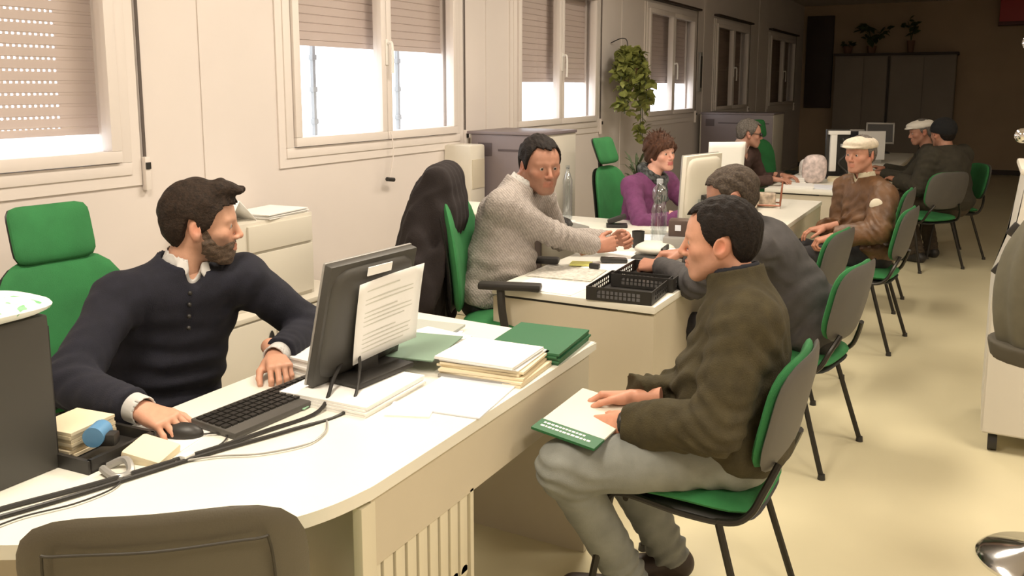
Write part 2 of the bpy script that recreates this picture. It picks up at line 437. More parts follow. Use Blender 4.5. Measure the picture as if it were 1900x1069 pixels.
for x, y, a, lab, g in VC: visitor_chair(x, y, math.radians(a), lab)
# foreground visitor chair, only the shell of its back in view
def front_chair():
    a = math.radians(150)
    t = visitor_chair(0, 0, 0, 'visitor chair in the bottom left corner seen from behind, recessed olive grey shell', shell=M_SHELL)
    bs = [c for c in t.children if c.name.startswith('back_shell')][0]
    Rb = Matrix.Rotation(-math.radians(12), 3, 'Y')
    # recess edge on the shell, its shadow line painted as a thin dark tube
    def at(y, z, off=0):
        v = Vector((-.019 - off + .034 * (y / .231) ** 2, y, z)); return tuple(Rb @ v + Vector((-.283, 0, .710)))
    m = MB(); m.tube([at(y, z, .001) for y, z in [(-.15, .112), (0, .118), (.15, .112), (.172, .10), (.176, -.02), (.155, -.10), (0, -.11), (-.155, -.10), (-.176, -.02), (-.172, .10)]], .0024, closed=True)
    m.build('recess_shadow_line', mat('recess_shade', (.035, .03, .02), .6), bs); bs.scale = (1.3, 1.06, 1.04); bs.location = (.09, 0, -.018)
    return t, a
fc, fa = front_chair()
# ---- swivel chairs
def swivel_chair(x, y, rz, label, head_tilt=8, arms=True, lift=0, drop=0):
    t = empty('swivel_chair', label, 'office chair', (x, y, 0), rz)
    P = Matrix(((0, 0, 1), (0, 1, 0), (1, 0, 0)))
    MB().pad((.02, 0, .475), .50, .49, .075, P, vcurve=-.015, e=4).build('seat', M_GREEN, t)
    MB().pad((.02, 0, .44), .48, .47, .04, P, e=4).build('seat_shell', M_BLACKPL, t)
    R = Matrix.Rotation(-math.radians(7), 3, 'Y')
    MB().pad((-.27, 0, .765), .47, .54, .06, R, curve=.05, vcurve=-.01, e=3.4, taper=-.10).build('backrest', M_GREEN, t)
    MB().pad((-.305, 0, .755), .46, .53, .03, R, curve=.05, vcurve=-.01, e=3.4, taper=-.10).build('back_shell', M_BLACKPL, t)
    R2 = Matrix.Rotation(-math.radians(head_tilt), 3, 'Y')
    hr = MB().pad((-.315, 0, 1.14), .28, .20, .05, R2, curve=.02, e=7).build('headrest', M_GREEN, t)
    MB().pad((-.333, 0, 1.138), .275, .195, .028, R2, curve=.02, e=7).build('headrest_shell', M_BLACKPL, hr)
    m = MB(); m.box((-.342, 0, 1.03), (.012, .05, .20), rot=(0, -.1, 0), bevel=.003)
    m.build('headrest_bracket', M_BLACKPL, t)
    m = MB(); m.tube([(-.02, 0, .41), (-.25, 0, .41), (-.335, 0, .46), (-.33, 0, .7)], .022); m.build('back_support', M_BLACKPL, t)
    if arms:
        for s in (-1, 1):
            a = MB(); a.tube([(.02, s * .2, .43), (.02, s * .29, .45), (.0, s * .30, .56), (-.01, s * .29, .66)], .018)
            a.box((.03, s * .29, .675), (.27, .065, .03), bevel=.012)
            a.build('armrest', M_BLACKPL, t)
    for c in t.children: c.location.z = lift
    hr.location.z = lift - drop
    MB().cyl((0, 0, .10), (0, 0, .43 + lift), .028).build('gas_lift', M_CHROME, t)
    for k in range(5):
        a = 2 * PI * k / 5 + .3; c, s = math.cos(a), math.sin(a)
        l = MB(); l.tube([(c * .03, s * .03, .12), (c * .16, s * .16, .105), (c * .29, s * .29, .075)], lambda u: .026 - .01 * u); l = l.build('base_leg', M_BLACKPL, t)
        MB().cyl((c * .29 - s * .02, s * .29 + c * .02, .028), (c * .29 + s * .02, s * .29 - c * .02, .028), .027).build('caster', M_BLACKPL, l)
    return t
fc.location = (-1.60, 1.18, 0)
def place(o, x, y, a): o.location = (x, y, 0); o.rotation_euler = (0, 0, math.radians(a))
place(fc, -1.375, 1.165, 129)
swivel_chair(-2.47, 1.80, math.radians(-6), 'high backed green swivel chair with headrest, behind the man in the navy sweater', head_tilt=14, drop=.035)
ch2 = swivel_chair(-1.84, 3.43, math.radians(18), 'green swivel chair draped with a black coat, under the man in grey knit', lift=.09, drop=.085)
swivel_chair(-2.10, 5.82, math.radians(-6), 'green high backed swivel chair standing free left of the woman in purple', head_tilt=22)
swivel_chair(-1.95, 9.55, math.radians(-30), 'small looking far green swivel chair behind the man in dark glasses', head_tilt=14)

# ---- cupboard behind man 1 with a drawer unit on it
t = empty('low_cupboard', 'low cream cupboard with black oval handles by the wall behind the front desk', 'cupboard', (-3.05, 2.95, 0))
MB().bb((-.24, -.55, 0), (.20, .55, .555), .004).build('carcass', M_CAB, t)
MB().bb((-.245, -.56, .555), (.215, .56, .578), .004).build('cupboard_top', M_CAB, t)
for y0, y1, hy in ((-.545, -.005, -.04), (.005, .545, .04)):
    d = MB().bb((.20, y0, .05), (.212, y1, .545), .003).build('door', M_CAB, t)
    MB().lathe([(0.0, -.006), (.75, -.005), (1, 0), (.75, .005), (0, .006)], M=Matrix.Translation((.216, hy, .40)) @ Matrix.Diagonal((1, .022, .085, 1)) @ Matrix.Rotation(PI / 2, 4, 'Y')).build('handle', M_BLACKPL, d)
t = empty('drawer_unit', 'cream two drawer unit standing on the low cupboard behind the navy sweater', 'drawer unit', (-3.08, 3.05, .578))
MB().bb((-.20, -.26, 0), (.165, .25, .405), .003).build('carcass', M_CAB, t)
for z0, z1 in ((.02, .255), (.268, .39)):
    MB().bb((.165, -.19, z0), (.178, .235, z1), .003).build('drawer', M_CAB, t)
def paper_stack(name, label, cat, c, size, rz, n=6, m=None, group=None, jitter=.006, rot=None, seed=1):
    rnd = random.Random(seed); b = MB(); h = size[2] / n
    for i in range(n):
        b.box((rnd.uniform(-1, 1) * jitter, rnd.uniform(-1, 1) * jitter, h * (i + .5)), (size[0], size[1], h * .86), rot=(0, 0, rnd.uniform(-1, 1) * jitter * 4))
    o = b.build(name, m or M_PAPER, smooth=False); o.location = c; o.rotation_euler = (0, 0, rz) if rot is None else rot
    return top(o, label, cat, group)
paper_stack('paper_stack', 'thin stack of white paper on the drawer unit by the wall', 'papers', (-3.03, 3.13, .983), (.23, .30, .025), .1, 5)
# open book tent
b = MB(); b.quad([(-.10, -.07, 0), (.10, -.07, 0), (.10, .0, .10), (-.10, .0, .10)]); b.quad([(-.10, .0, .10), (.10, .0, .10), (.10, .10, .0), (-.10, .10, .0)])
o = b.build('folded_leaflet', M_PAPER, solid=.003); o.location = (-3.05, 2.86, .985); top(o, 'tented white leaflet standing on the drawer unit, beside the bearded man\'s face', 'leaflet')

# ---- tall mauve cabinets and others by the wall
def mauve(label, x0, x1, y, z1, dep, plate=True):
    t = empty('metal_cabinet', label, 'cabinet', ((x0 + x1) / 2, y + dep / 2, 0)); hx, hy = (x1 - x0) / 2, dep / 2
    MB().bb((-hx, -hy, .02), (hx, hy, z1 - .02), .008).build('carcass', M_CAB, t)
    MB().bb((-hx + .02, -hy - .02, .04), (hx - .005, -hy, z1 - .02), .006).build('door', M_CABG, t)
    if plate:
        MB().bb((-hx + .08, -hy - .024, z1 - .17), (-hx + .19, -hy - .019, z1 - .08)).build('plate', mat('plate_dark', (.09, .07, .075), .5), t)
        MB().bb((-hx + .24, -hy - .023, z1 - .135), (hx - .05, -hy - .019, z1 - .12)).build('label_strip', mat('plate_dark', (.09, .07, .075), .5), t)
    MB().bb((-hx - .01, -hy - .03, z1 - .02), (hx + .01, hy, z1), .004).build('cabinet_top', M_CABG, t)
mauve('tall mauve grey metal cabinet by the wall behind the man in grey knit', -3.24, -2.66, 5.36, 1.285, .55)
mauve('far mauve grey metal cabinet by the wall behind the man in dark glasses', -3.22, -2.30, 11.0, 1.27, .6)
t = empty('side_box', 'narrow pale case standing against the wall left of the mauve cabinet', 'case', (-3.16, 5.20, 0))
MB().bb((-.14, -.1, 0), (.08, .1, 1.20), .02).build('case_body', M_CAB, t)
MB().bb((.08, -.08, .9), (.085, .08, 1.1)).build('case_panel', M_DESKP, t)
t = empty('printer', 'small off white printer left of the grey knit sweater, before the mauve cabinet', 'printer', (-2.36, 3.86, .80), .1)
MB().box((0, 0, .09), (.40, .42, .18), bevel=.03).build('printer_body', M_CAB, t)
MB().box((.0, -.21, .06), (.30, .01, .05)).build('paper_slot', M_BLACKPL, t)
MB().box((.0, -.26, .035), (.26, .12, .008)).build('output_tray', M_CAB, t)
t = empty('printer_stand', 'pale stand carrying the small printer', 'stand', (-2.36, 3.86, 0))
MB().box((0, 0, .785), (.5, .46, .03), bevel=.004).build('stand_top', M_CAB, t)
for s in (-1, 1): MB().box((s * .23, 0, .385), (.02, .44, .77)).build('side_panel', M_CAB, t)

# ---- far wall furniture
t = empty('wall_cupboard', 'wide dark double cupboard against the far wall', 'cupboard', (-1.58, 17.93, 0))
m_fc = mat('far_cupboard', (.27, .23, .19), .7, var=.05, scale=3)
MB().bb((-1.03, -.22, 0), (1.03, .25, 2.16), .006).build('carcass', m_fc, t)
for a, b in ((-1.02, -.52), (-.51, -.11), (-.05, .50), (.51, 1.02)):
    d = MB().bb((a, -.24, .08), (b, -.22, 2.13), .004).build('door', m_fc, t)
MB().bb((-1.06, -.26, 2.16), (1.06, .25, 2.21)).build('cornice', M_DARKB, t)
MB().bb((-.10, -.245, .9), (-.06, -.235, 2.15)).build('divider', M_DARKB, t)
box_thing('wall_panel', 'tall dark brown panel hung on the far wall left of the cupboard', 'panel', (-3.22, 18.08, 1.18), (-2.72, 18.19, 2.95), M_DARKB, .01)
t = empty('red_box', 'dark red box fixed high on the far wall at the top right', 'wall box', (.42, 18.0, 2.72))
MB().bb((-.35, -.18, .0), (.35, .18, .55), .01).build('box_body', M_RED, t)
MB().bb((-.36, -.19, -.06), (.36, .19, .0), .004).build('box_rim', mat('dark_red', (.08, .01, .01), .5), t)
def pot_plant(name, label, loc, h, spread, n, leaf, stems=True, seed=3, pot=(.09, .14), ls=.09):
    rnd = random.Random(seed); t = empty(name, label, 'plant', loc)
    MB().lathe([(pot[0] * .7, 0), (pot[0], pot[1]), (pot[0] * .9, pot[1]), (pot[0] * .85, pot[1] - .02), (0, pot[1] - .02)]).build('pot', M_POT, t)
    s = MB(); l = MB()
    for i in range(n):
        a = rnd.uniform(0, 2 * PI); r = spread * math.sqrt(rnd.random()); zz = pot[1] + h * rnd.uniform(.35, 1)
        e = Vector((r * math.cos(a), r * math.sin(a), zz))
        s.tube([(0, 0, pot[1] - .02), (e.x * .4, e.y * .4, pot[1] + (zz - pot[1]) * .6), e], .004, n=5)
        for q in range(3): leaf_at(l, e + Vector([rnd.uniform(-.04, .04) for _ in 'xyz']), ls * rnd.uniform(.7, 1.3), rnd)
    s.build('stem', M_LEAFD, t); l.build('foliage', leaf, t)
    return t
def leaf_at(l, p, s, rnd, droop=.3):
    R = Euler((rnd.uniform(-.9, .9), rnd.uniform(-.9, .9), rnd.uniform(0, 6.28))).to_matrix()
    pts = [(0, 0, 0), (.25, .28, .03), (.6, .30, .02), (1, 0, -droop * .4), (.6, -.30, .02), (.25, -.28, .03)]
    V = [l.bm.verts.new(p + R @ (Vector(q) * s)) for q in pts]; c = l.bm.verts.new(p + R @ (Vector((.5, 0, -.05)) * s))
    for i in range(6): l.bm.faces.new((V[i], V[(i + 1) % 6], c))
pot_plant('potted_plant', 'big leafy potted plant on the far cupboard', (-2.0, 17.9, 2.21), .42, .25, 12, M_LEAFD, seed=5, ls=.16)
pot_plant('potted_plant', 'slim potted plant on the far cupboard, right of the bigger one', (-1.33, 17.9, 2.21), .36, .09, 7, M_LEAFD, seed=8, pot=(.07, .22), ls=.13)
pot_plant('potted_plant', 'small low potted plant at the left end of the far cupboard', (-2.42, 17.9, 2.21), .08, .10, 6, M_LEAFD, seed=9, ls=.10)

# ---- hanging plant between windows 3 and 4
rnd = random.Random(11)
t = empty('hanging_plant', 'green trailing plant hung on the wall between the third and fourth windows', 'plant', (-3.12, 8.12, 1.66))
MB().lathe([(.07, -.02), (.11, .12), (.10, .12), (.09, .10), (0, .10)]).build('pot', M_POT, t)
MB().tube([(-.17, 0, .36), (-.06, 0, .40), (0, 0, .36), (0, 0, .14)], .005).build('wall_hook', M_BLACKPL, t)
l = MB(); s = MB()
for i in range(15):
    a = rnd.uniform(0, 2 * PI); r = rnd.uniform(.14, .30)
    zend = rnd.uniform(-.25, .18); e = Vector((abs(r * math.cos(a)) * .8, r * math.sin(a) * 1.2, zend))
    if i == 0: e = Vector((.12, .16, -.62))
    if i == 1: e = Vector((.12, .10, -.55))
    if i == 2: e = Vector((.10, -.30, -.32))
    P = catmull([Vector((0, 0, .1)), Vector((e.x * .5, e.y * .5, .26)), Vector((e.x * .9, e.y * .9, .5 * e.z + .1)), e], 9)
    s.tube(P, .004, n=5, smooth=False)
    for p in P[5:]:
        for _ in range(2): leaf_at(l, p + Vector([rnd.uniform(-.03, .03) for _ in 'xyz']), rnd.uniform(.07, .12), rnd, .5)
s.build('stem', M_LEAFD, t); l.build('foliage', M_LEAF, t)
# spiky plant behind the woman
rnd = random.Random(4)
t = empty('spiky_plant', 'tall thin leaved plant behind the woman in purple', 'plant', (-2.42, 6.55, 0))
MB().lathe([(.10, 0), (.15, .28), (.14, .28), (.13, .25), (0, .25)]).build('pot', M_POT, t)
l = MB(); s = MB(); s.tube([(0, 0, .25), (.02, 0, .6), (0, .01, .98)], .012)
for i in range(26):
    a = rnd.uniform(0, 2 * PI); L_ = rnd.uniform(.14, .30); zz = rnd.uniform(.78, .98)
    d = Vector((math.cos(a), math.sin(a), rnd.uniform(.3, 1.6))).normalized(); sd = d.cross(Vector((0, 0, 1))).normalized() * .012
    p = Vector((0, 0, zz)); q = p + d * L_ * .6; r_ = p + d * L_ + Vector((0, 0, -.05))
    V = [l.bm.verts.new(v) for v in (p - sd * .4, p + sd * .4, q + sd, q - sd, r_)]
    l.bm.faces.new((V[0], V[1], V[2], V[3])); l.bm.faces.new((V[3], V[2], V[4]))
s.build('stem', M_LEAFD, t); l.build('foliage', M_LEAFD, t)
# dark slim holder and blind cord on the wall
t = empty('wall_holder', 'slim dark holder on the wall between the fourth and fifth windows', 'holder', (-3.30, 11.15, 1.53))
MB().bb((0, -.05, 0), (.03, .05, .50), .006).build('holder_body', M_SILV, t)
MB().bb((.03, -.035, .05), (.034, .035, .45)).build('holder_front', M_MON, t)
t = empty('blind_cord', 'white crank cord with a dark grip hanging below the second window', 'cord', (-3.245, 4.42, 1.0))
MB().tube([(0, 0, .32), (.01, .01, .2), (.0, -.02, .03)], .004).build('cord', M_FRAME, t)
MB().cyl((0, -.05, .03), (0, .02, .02), .013).build('grip', M_BLACKPL, t)

# ================================================================ RIGHT SIDE: copier and coat stand
t = empty('photocopier', 'white wheeled photocopier by the corridor at the right edge', 'photocopier', (.07, 4.22, 0))
prof = [(0, .085), (0, .70), (.06, .90), (.095, 1.23), (.55, 1.23), (.55, .085)]
m = MB(); A = [m.bm.verts.new((x, 0, z)) for x, z in prof]; B = [m.bm.verts.new((x, .62, z)) for x, z in prof]
m.bm.faces.new(A); m.bm.faces.new(B[::-1])
for i in range(len(prof)): j = (i + 1) % len(prof); m.bm.faces.new((A[j], A[i], B[i], B[j]))
bmesh.ops.bevel(m.bm, geom=m.bm.edges[:], offset=.008, segments=2, affect='EDGES')
m.build('copier_body', mat('copier_white', (.66, .63, .56), .4), t)
MB().box((.30, .30, 1.245), (.46, .60, .03), bevel=.01).build('lid', M_CAB, t)
for z, x in ((.83, .035), (1.0, .078)): MB().box((x - .015, -.008, z), (.035, .02, .06), rot=(0, .6, 0), bevel=.005).build('catch', M_BLACKPL, t)
MB().box((.28, -.004, .5), (.40, .006, .004)).build('drawer_gap', M_DESKP, t)
for x, y in ((.05, .05), (.5, .05), (.05, .57), (.5, .57)):
    MB().cyl((x - .018, y, .04), (x + .018, y, .04), .04).build('caster', M_BLACKPL, t)
t = empty('coat_stand', 'chrome coat stand with round base and ball hooks at the right edge', 'coat stand', (.26, 3.26, 0))
MB().lathe([(0, 0), (.19, 0), (.192, .012), (.17, .03), (.06, .055), (.028, .075), (0, .075)], n=48).build('base', M_CHROME, t)
MB().cyl((0, 0, .06), (0, 0, 1.83), .018).build('pole', M_CHROME, t)
for k, z in enumerate((1.73, 1.44)):
    for a in (198, 20, 110, 290):
        c, s_ = math.cos(math.radians(a)), math.sin(math.radians(a))
        h = MB(); h.tube([(0, 0, z - .06), (c * .08, s_ * .08, z - .03), (c * .15, s_ * .15, z)], .008)
        h = h.build('hook', M_BLACKPL, t); MB().sph((c * .165, s_ * .165, z + .005), .024).build('ball', M_CHROME, h)

# ================================================================ DESK 1 ITEMS
ZT = .742
t = empty('computer_tower', 'black desktop computer at the left edge of the front desk', 'computer', (-1.885, .93, ZT))
MB().bb((-.09, -.23, 0), (.085, .235, .358), .006).build('case', M_MON, t)
MB().bb((-.08, .235, .03), (.075, .243, .33), .003).build('front_panel', M_BLACKPL, t)
b = MB(); b.pad((0, 0, .028), .26, .50, .055, Matrix(((0, 1, 0), (0, 0, 1), (1, 0, 0))), e=3, vcurve=-.01)
o = b.build('plastic_bag', mat('bag_white_green', (.84, .87, .83), .4, bump=.6, bscale=14)); o.location = (-1.88, .95, ZT + .360); o.rotation_euler = (0, 0, .0)
top(o, 'folded white plastic bag lying on the black computer', 'bag')
spots(MATS['bag_white_green'], (.16, .45, .20), 26, .60)
# monitor seen from behind
def monitor(name, label, loc, rz, W=.42, H=.335, lift=.07, tilt=4, m=None, base=True, ratio=None):
    m = m or M_MON
    t = empty(name, label, 'monitor', loc, rz)    # screen faces local +x
    R = Euler((0, -math.radians(tilt), 0)).to_matrix().to_4x4()
    def fix(b): b._m(b.bm.verts, Matrix.Translation((0, 0, lift)) @ R); return b
    b = MB(); b.box((0, 0, H / 2), (.028, W, H), bevel=.006)
    b.pad((-.012, 0, H / 2), W * .95, H * .93, .05, None, e=7)
    fix(b).build('screen_housing', m, t)
    fix(MB().box((.0145, 0, H / 2 + .004), (.002, W - .035, H - .045))).build('screen', mat('screen_dark', (.02, .022, .025), .15), t)
    b = MB()
    for sy in (-1, 1): b.box((.014, sy * (W / 2 - .008), H / 2), (.008, .018, H + .004), bevel=.002)
    for z_ in (.012, H - .008): b.box((.014, 0, z_), (.008, W, .022), bevel=.002)
    fix(b).build('bezel', M_SILV, t)
    if base:
        b = MB(); b.box((-.05, 0, lift * .5 + .06), (.03, .075, lift + .15), bevel=.008); b.cyl((-.05, -.05, lift + .12), (-.05, .05, lift + .12), .022); b.build('stand_neck', M_BLACKPL, t)
        b = MB(); b.box((-.03, 0, .008), (.20, .24, .016), bevel=.006); b.build('stand_base', M_BLACKPL, t)
    return t
mo = monitor('monitor', 'black monitor turned away on the front desk with a printed sheet taped to its back', (-1.590, 1.960, ZT + .030), math.radians(176), W=.365, H=.36, lift=.004, tilt=14)
for (y, z, w_, h_, n_) in ((.135, .325, .09, .022, 'sticker'),):
    pass
# sticker and sheet taped on the rear (parts of what hangs there: sheet is its own thing)
def on_back(mo, y, z, off): 
    R = Euler((0, -math.radians(6), 0)).to_matrix()
    return mo.matrix_world
bpy.context.view_layer.update()
MW = Matrix.Translation(mo.location) @ mo.rotation_euler.to_matrix().to_4x4() @ Matrix.Translation((0, 0, .004)) @ Euler((0, -math.radians(14), 0)).to_matrix().to_4x4()
st = MB().box((-.0385, .01, .335), (.003, .10, .026)).build('sticker', M_PAPER, None)
st.parent = mo; st.matrix_local = Matrix.Translation((0, 0, .004)) @ Euler((0, -math.radians(14), 0)).to_matrix().to_4x4()
sh = empty('taped_sheet', 'white printed sheet taped to the back of the front monitor', 'paper sheet')
sh.matrix_world = MW @ Matrix.Translation((-.043, -.052, .190)) @ Euler((math.radians(-3), 0, 0)).to_matrix().to_4x4()
b = MB()
for i in range(10):
    for j in range(10):
        pass
def sheet_mesh(w, h, cur):
    b = MB(); V = {}
    for i in range(9):
        for j in range(9):
            y = -w / 2 + w * i / 8; z = -h / 2 + h * j / 8
            V[i, j] = b.bm.verts.new((-cur * ((j - 8) / 8) ** 2 - .3 * cur * ((i - 4) / 4) ** 2, y, z))
    for i in range(8):
        for j in range(8): b.bm.faces.new((V[i, j], V[i + 1, j], V[i + 1, j + 1], V[i, j + 1]))
    return b
sheet_mesh(.28, .245, .012).build('sheet', M_PAPER, sh, solid=.0012)
b = MB(); rnd = random.Random(5)
for k in range(15):
    z = .092 - k * .0135; w_ = .14 if k in (0, 5, 10) else rnd.uniform(.18, .225)
    if k in (1, 4, 9): continue
    u = (z + .1225) / .245 * 8
    b.box((-.012 * ((u - 8) / 8) ** 2 - .0022, -.0 + (.225 - w_) * .4, z), (.001, w_, .0035))
b.build('print', M_INK, sh)
# paper block under the monitor foot
paper_stack('paper_stack', 'white paper block under the foot of the front monitor', 'papers', (-1.52, 1.87, ZT), (.29, .29, .028), .05, 4, seed=3)
# keyboard
def keyboard(label, x, y, rz, z=ZT):
    t = empty('keyboard', label, 'keyboard', (x, y, z), rz)
    b = MB(); b.box((0, 0, .011), (.165, .44, .018), rot=(0, .03, 0), bevel=.006); b.build('keyboard_case', M_GREYPL, t)
    k = MB()
    for r in range(5):
        for c in range(20):
            k.box((-.058 + r * .023, -.205 + c * .0215, .023 - r * .0005), (.017, .017, .007), bevel=0)
    k.build('keys', M_BLACKPL, t, smooth=False); return t
keyboard('black keyboard on the front desk before the man in navy', -1.635, 1.69, math.radians(-3))
t = empty('computer_mouse', 'black mouse under the right hand of the man in navy', 'mouse', (-1.70, 1.425, ZT), math.radians(200))
b = MB(); b.sph((0, 0, .006), (.055, .031, .028)); bmesh.ops.bisect_plane(b.bm, geom=b.bm.verts[:] + b.bm.edges[:] + b.bm.faces[:], plane_co=(0, 0, 0), plane_no=(0, 0, 1), clear_inner=True)
b.build('mouse_shell', M_BLACKPL, t); MB().box((.022, 0, .031), (.018, .006, .008), bevel=.002).build('scroll_wheel', M_SILV, t)
# papers under mouse
paper_stack('paper_sheet', 'white sheets lying under the mouse on the front desk', 'papers', (-1.74, 1.39, ZT - .0005), (.21, .26, .003), .25, 1, seed=4)
# cardbox tray with blue clip
t = empty('desk_tray', 'low black tray with a cream card pack between computer and mouse', 'tray', (-1.83, 1.25, ZT), math.radians(4))
b = MB(); b.bb((-.12, -.085, 0), (.12, .10, .006)); b.bb((.11, -.085, 0), (.12, .10, .032)); b.bb((-.12, -.085, 0), (-.11, .10, .032)); b.bb((-.12, -.09, 0), (.12, -.08, .032)); b.bb((-.12, .095, 0), (.12, .105, .032)); b.build('tray_body', M_BLACKPL, t)
paper_stack('card_pack', 'cream pack of cards lying in the low black tray', 'card pack', (-1.87, 1.255, ZT + .008), (.12, .13, .062), .12, 7, M_CREAM, seed=6)
t = empty('tape_holder', 'blue and black tape dispenser at the corner of the low tray', 'tape dispenser', (-1.755, 1.245, ZT + .034), math.radians(30))
MB().box((0, 0, .015), (.07, .035, .03), bevel=.008).build('dispenser_body', M_BLACKPL, t)
MB().cyl((-.01, -.026, .027), (-.01, .026, .027), .024).build('tape_roll', M_BLUE, t)
o = top(MB().box((0, 0, .014), (.10, .09, .026), rot=(.12, .2, .3), bevel=.008).build('crumpled_note', M_CREAM), 'crumpled cream note beside the mouse on the front desk', 'paper'); o.location = (-1.66, 1.30, ZT)
o = top(MB().box((0, 0, .006), (.085, .12, .003)).build('leaflet', mat('leaflet_mint', (.35, .62, .42), .7)), 'small mint green card in front of the black monitor', 'card'); o.location = (-1.60, 1.745, ZT); o.rotation_euler = (0, 0, .2)
MB().box((.0, -.02, .008), (.03, .06, .001)).build('card_field', M_PAPER, o)
# cables
def cable(label, pts, r=.004, name='cable', m=None):
    return top(MB().tube(pts, r).build(name, m or M_BLACKPL), label, 'cable')
z = ZT + .006
cable('thick black cable running across the front desk from the monitor to the left edge', [(-1.57, 1.91, .85), (-1.54, 1.81, .80), (-1.50, 1.70, z + .002), (-1.53, 1.54, z), (-1.57, 1.37, z), (-1.62, 1.21, z), (-1.66, 1.10, z), (-1.71, .98, z), (-1.74, .88, z), (-1.80, .70, z)], .0055)
cable('second black cable from the monitor foot beside the thick one on the front desk', [(-1.55, 1.93, .86), (-1.49, 1.86, .81), (-1.44, 1.74, z), (-1.48, 1.57, z), (-1.545, 1.39, z), (-1.60, 1.20, z), (-1.635, 1.08, z), (-1.69, .93, z), (-1.78, .72, z)], .0048)
cable('thin grey cord looping on the bare white part of the front desk', [(-1.44, 1.66, z), (-1.395, 1.60, z), (-1.385, 1.52, z), (-1.44, 1.43, z), (-1.52, 1.37, z), (-1.58, 1.30, z)], .0025, m=M_SILV)
cable('thin mouse cord curling on the front desk before the keyboard', [(-1.66, 1.44, z), (-1.62, 1.47, z), (-1.585, 1.46, z), (-1.565, 1.40, z), (-1.60, 1.31, z)], .002)
cable('thin cord curling loosely at the left end of the front desk', [(-1.615, 1.19, z), (-1.59, 1.14, z), (-1.60, 1.06, z), (-1.64, .98, z), (-1.655, .91, z), (-1.69, .84, z), (-1.76, .75, z)], .002)
top(MB().box((0, 0, .009), (.02, .03, .014), bevel=.003).build('cable_clip', M_PAPER), 'small white clip around the cables on the front desk', 'clip').location = (-1.575, 1.33, ZT)
o = top(MB().tube([(-.035, 0, .004), (0, .02, .02), (.04, 0, .006), (.03, -.03, .004), (-.02, -.025, .012)], .009).build('cable_knot', M_SILV), 'knot of grey cord beside the cables at the low tray', 'cable'); o.location = (-1.665, 1.215, ZT)
# pads of paper left behind the monitor
paper_stack('paper_stack', 'pile of white forms left of the black monitor, behind it on the front desk', 'papers', (-1.79, 2.03, ZT), (.17, .22, .05), -.1, 7, seed=7)
# folders pile behind the monitor
for i, (x, y, a, h, m, lab) in enumerate([
    (-1.60, 2.36, .35, .012, M_PAPERB, 'bluish plastic folder lowest behind the monitor on the front desk'),
    (-1.66, 2.42, .10, .010, mat('paper_grey', (.42, .44, .40), .7), 'grey brochure lying slanted behind the monitor'),
    (-1.57, 2.30, -.15, .012, M_PAPER, 'white brochure fanned over the folders behind the monitor'),
    (-1.54, 2.22, .22, .008, mat('folder_sage', (.20, .30, .22), .6), 'sage green brochure topmost of the fan behind the monitor')]):
    zz = ZT + sum([.0, .013, .024, .037][:i + 1][-1:])
    paper_stack('brochure', lab, 'brochure', (x, y, zz), (.20, .27, h), a, 2, m, 'brochures behind the front monitor', seed=10 + i)
# green folder, pile of documents, transparent sleeve
paper_stack('cardboard_folder', 'dark green cardboard folder at the far end of the front desk', 'folder', (-1.25, 2.50, ZT), (.25, .30, .040), .08, 5, M_FOLDG, seed=21)
o = top(MB().box((0, 0, .002), (.07, .11, .002)).build('address_label', mat('label_mint', (.55, .65, .5), .7)), 'pale label slip at the left end of the dark green folder', 'label slip'); o.location = (-1.42, 2.41, ZT + .0)
paper_stack('document_pile', 'pile of cream folders with white papers on top, on the front desk edge', 'papers', (-1.275, 2.24, ZT), (.27, .23, .040), .10, 5, M_CREAM, seed=22, jitter=.012)
paper_stack('paper_stack', 'white sheets topmost on the cream folder pile', 'papers', (-1.285, 2.24, ZT + .041), (.26, .225, .016), .06, 4, seed=23, jitter=.008)
t = empty('plastic_sleeve', 'clear document sleeve with a grey spine before the cream folder pile', 'document sleeve', (-1.24, 1.985, ZT), .13)
MB().box((0, 0, .003), (.235, .27, .004)).build('sleeve_sheet', M_PAPERB, t)
MB().box((0, .135, .006), (.26, .014, .010), bevel=.002).build('spine_bar', M_SILV, t)
paper_stack('paper_sheet', 'loose white sheet on the front desk just right of the monitor foot', 'paper sheet', (-1.30, 1.83, ZT - .0005), (.12, .10, .006), .4, 1, seed=24)

# ================================================================ DESK 2 ITEMS
def letter_tray(label, x, y, rz, z):
    t = empty('letter_tray', label, 'letter tray', (x, y, z), rz, None)
    b = MB(); W, D, H = .27, .34, .055
    b.bb((-W / 2, -D / 2, 0), (W / 2, D / 2, .004)); b.build('tray_bottom', M_BLACKPL, t)
    for (nx, a0, a1) in (('x', -D / 2, 0), ('x', D / 2, 0), ('y', -W / 2, 0), ('y', W / 2, 0)):
        b = MB(); L_ = W if nx == 'x' else D
        def bar(u0, u1, z0, z1):
            if nx == 'x': b.bb((u0, a0 - .002, z0), (u1, a0 + .002, z1))
            else: b.bb((a0 - .002, u0, z0), (a0 + .002, u1, z1))
        bar(-L_ / 2, L_ / 2, 0, .012); bar(-L_ / 2, L_ / 2, H - .012, H); bar(-L_ / 2, -L_ / 2 + .045, .012, H - .012); bar(L_ / 2 - .045, L_ / 2, .012, H - .012)
        n = 10
        for i in range(1, n): u = -L_ / 2 + .045 + (L_ - .09) * i / n; bar(u - .0025, u + .0025, .012, H - .012)
        bar(-L_ / 2 + .045, L_ / 2 - .045, .025, .029)
        b.build('grid_side', M_BLACKPL, t, smooth=False)
    return t
letter_tray('black slotted letter tray at the near edge of the second desk', -1.26, 3.37, math.radians(4), ZT)
letter_tray('black slotted letter tray stacked askew behind the nearer one, on the second desk', -1.25, 3.62, math.radians(3), ZT + .006)
S = lambda *a, **k: paper_stack(*a, **k)
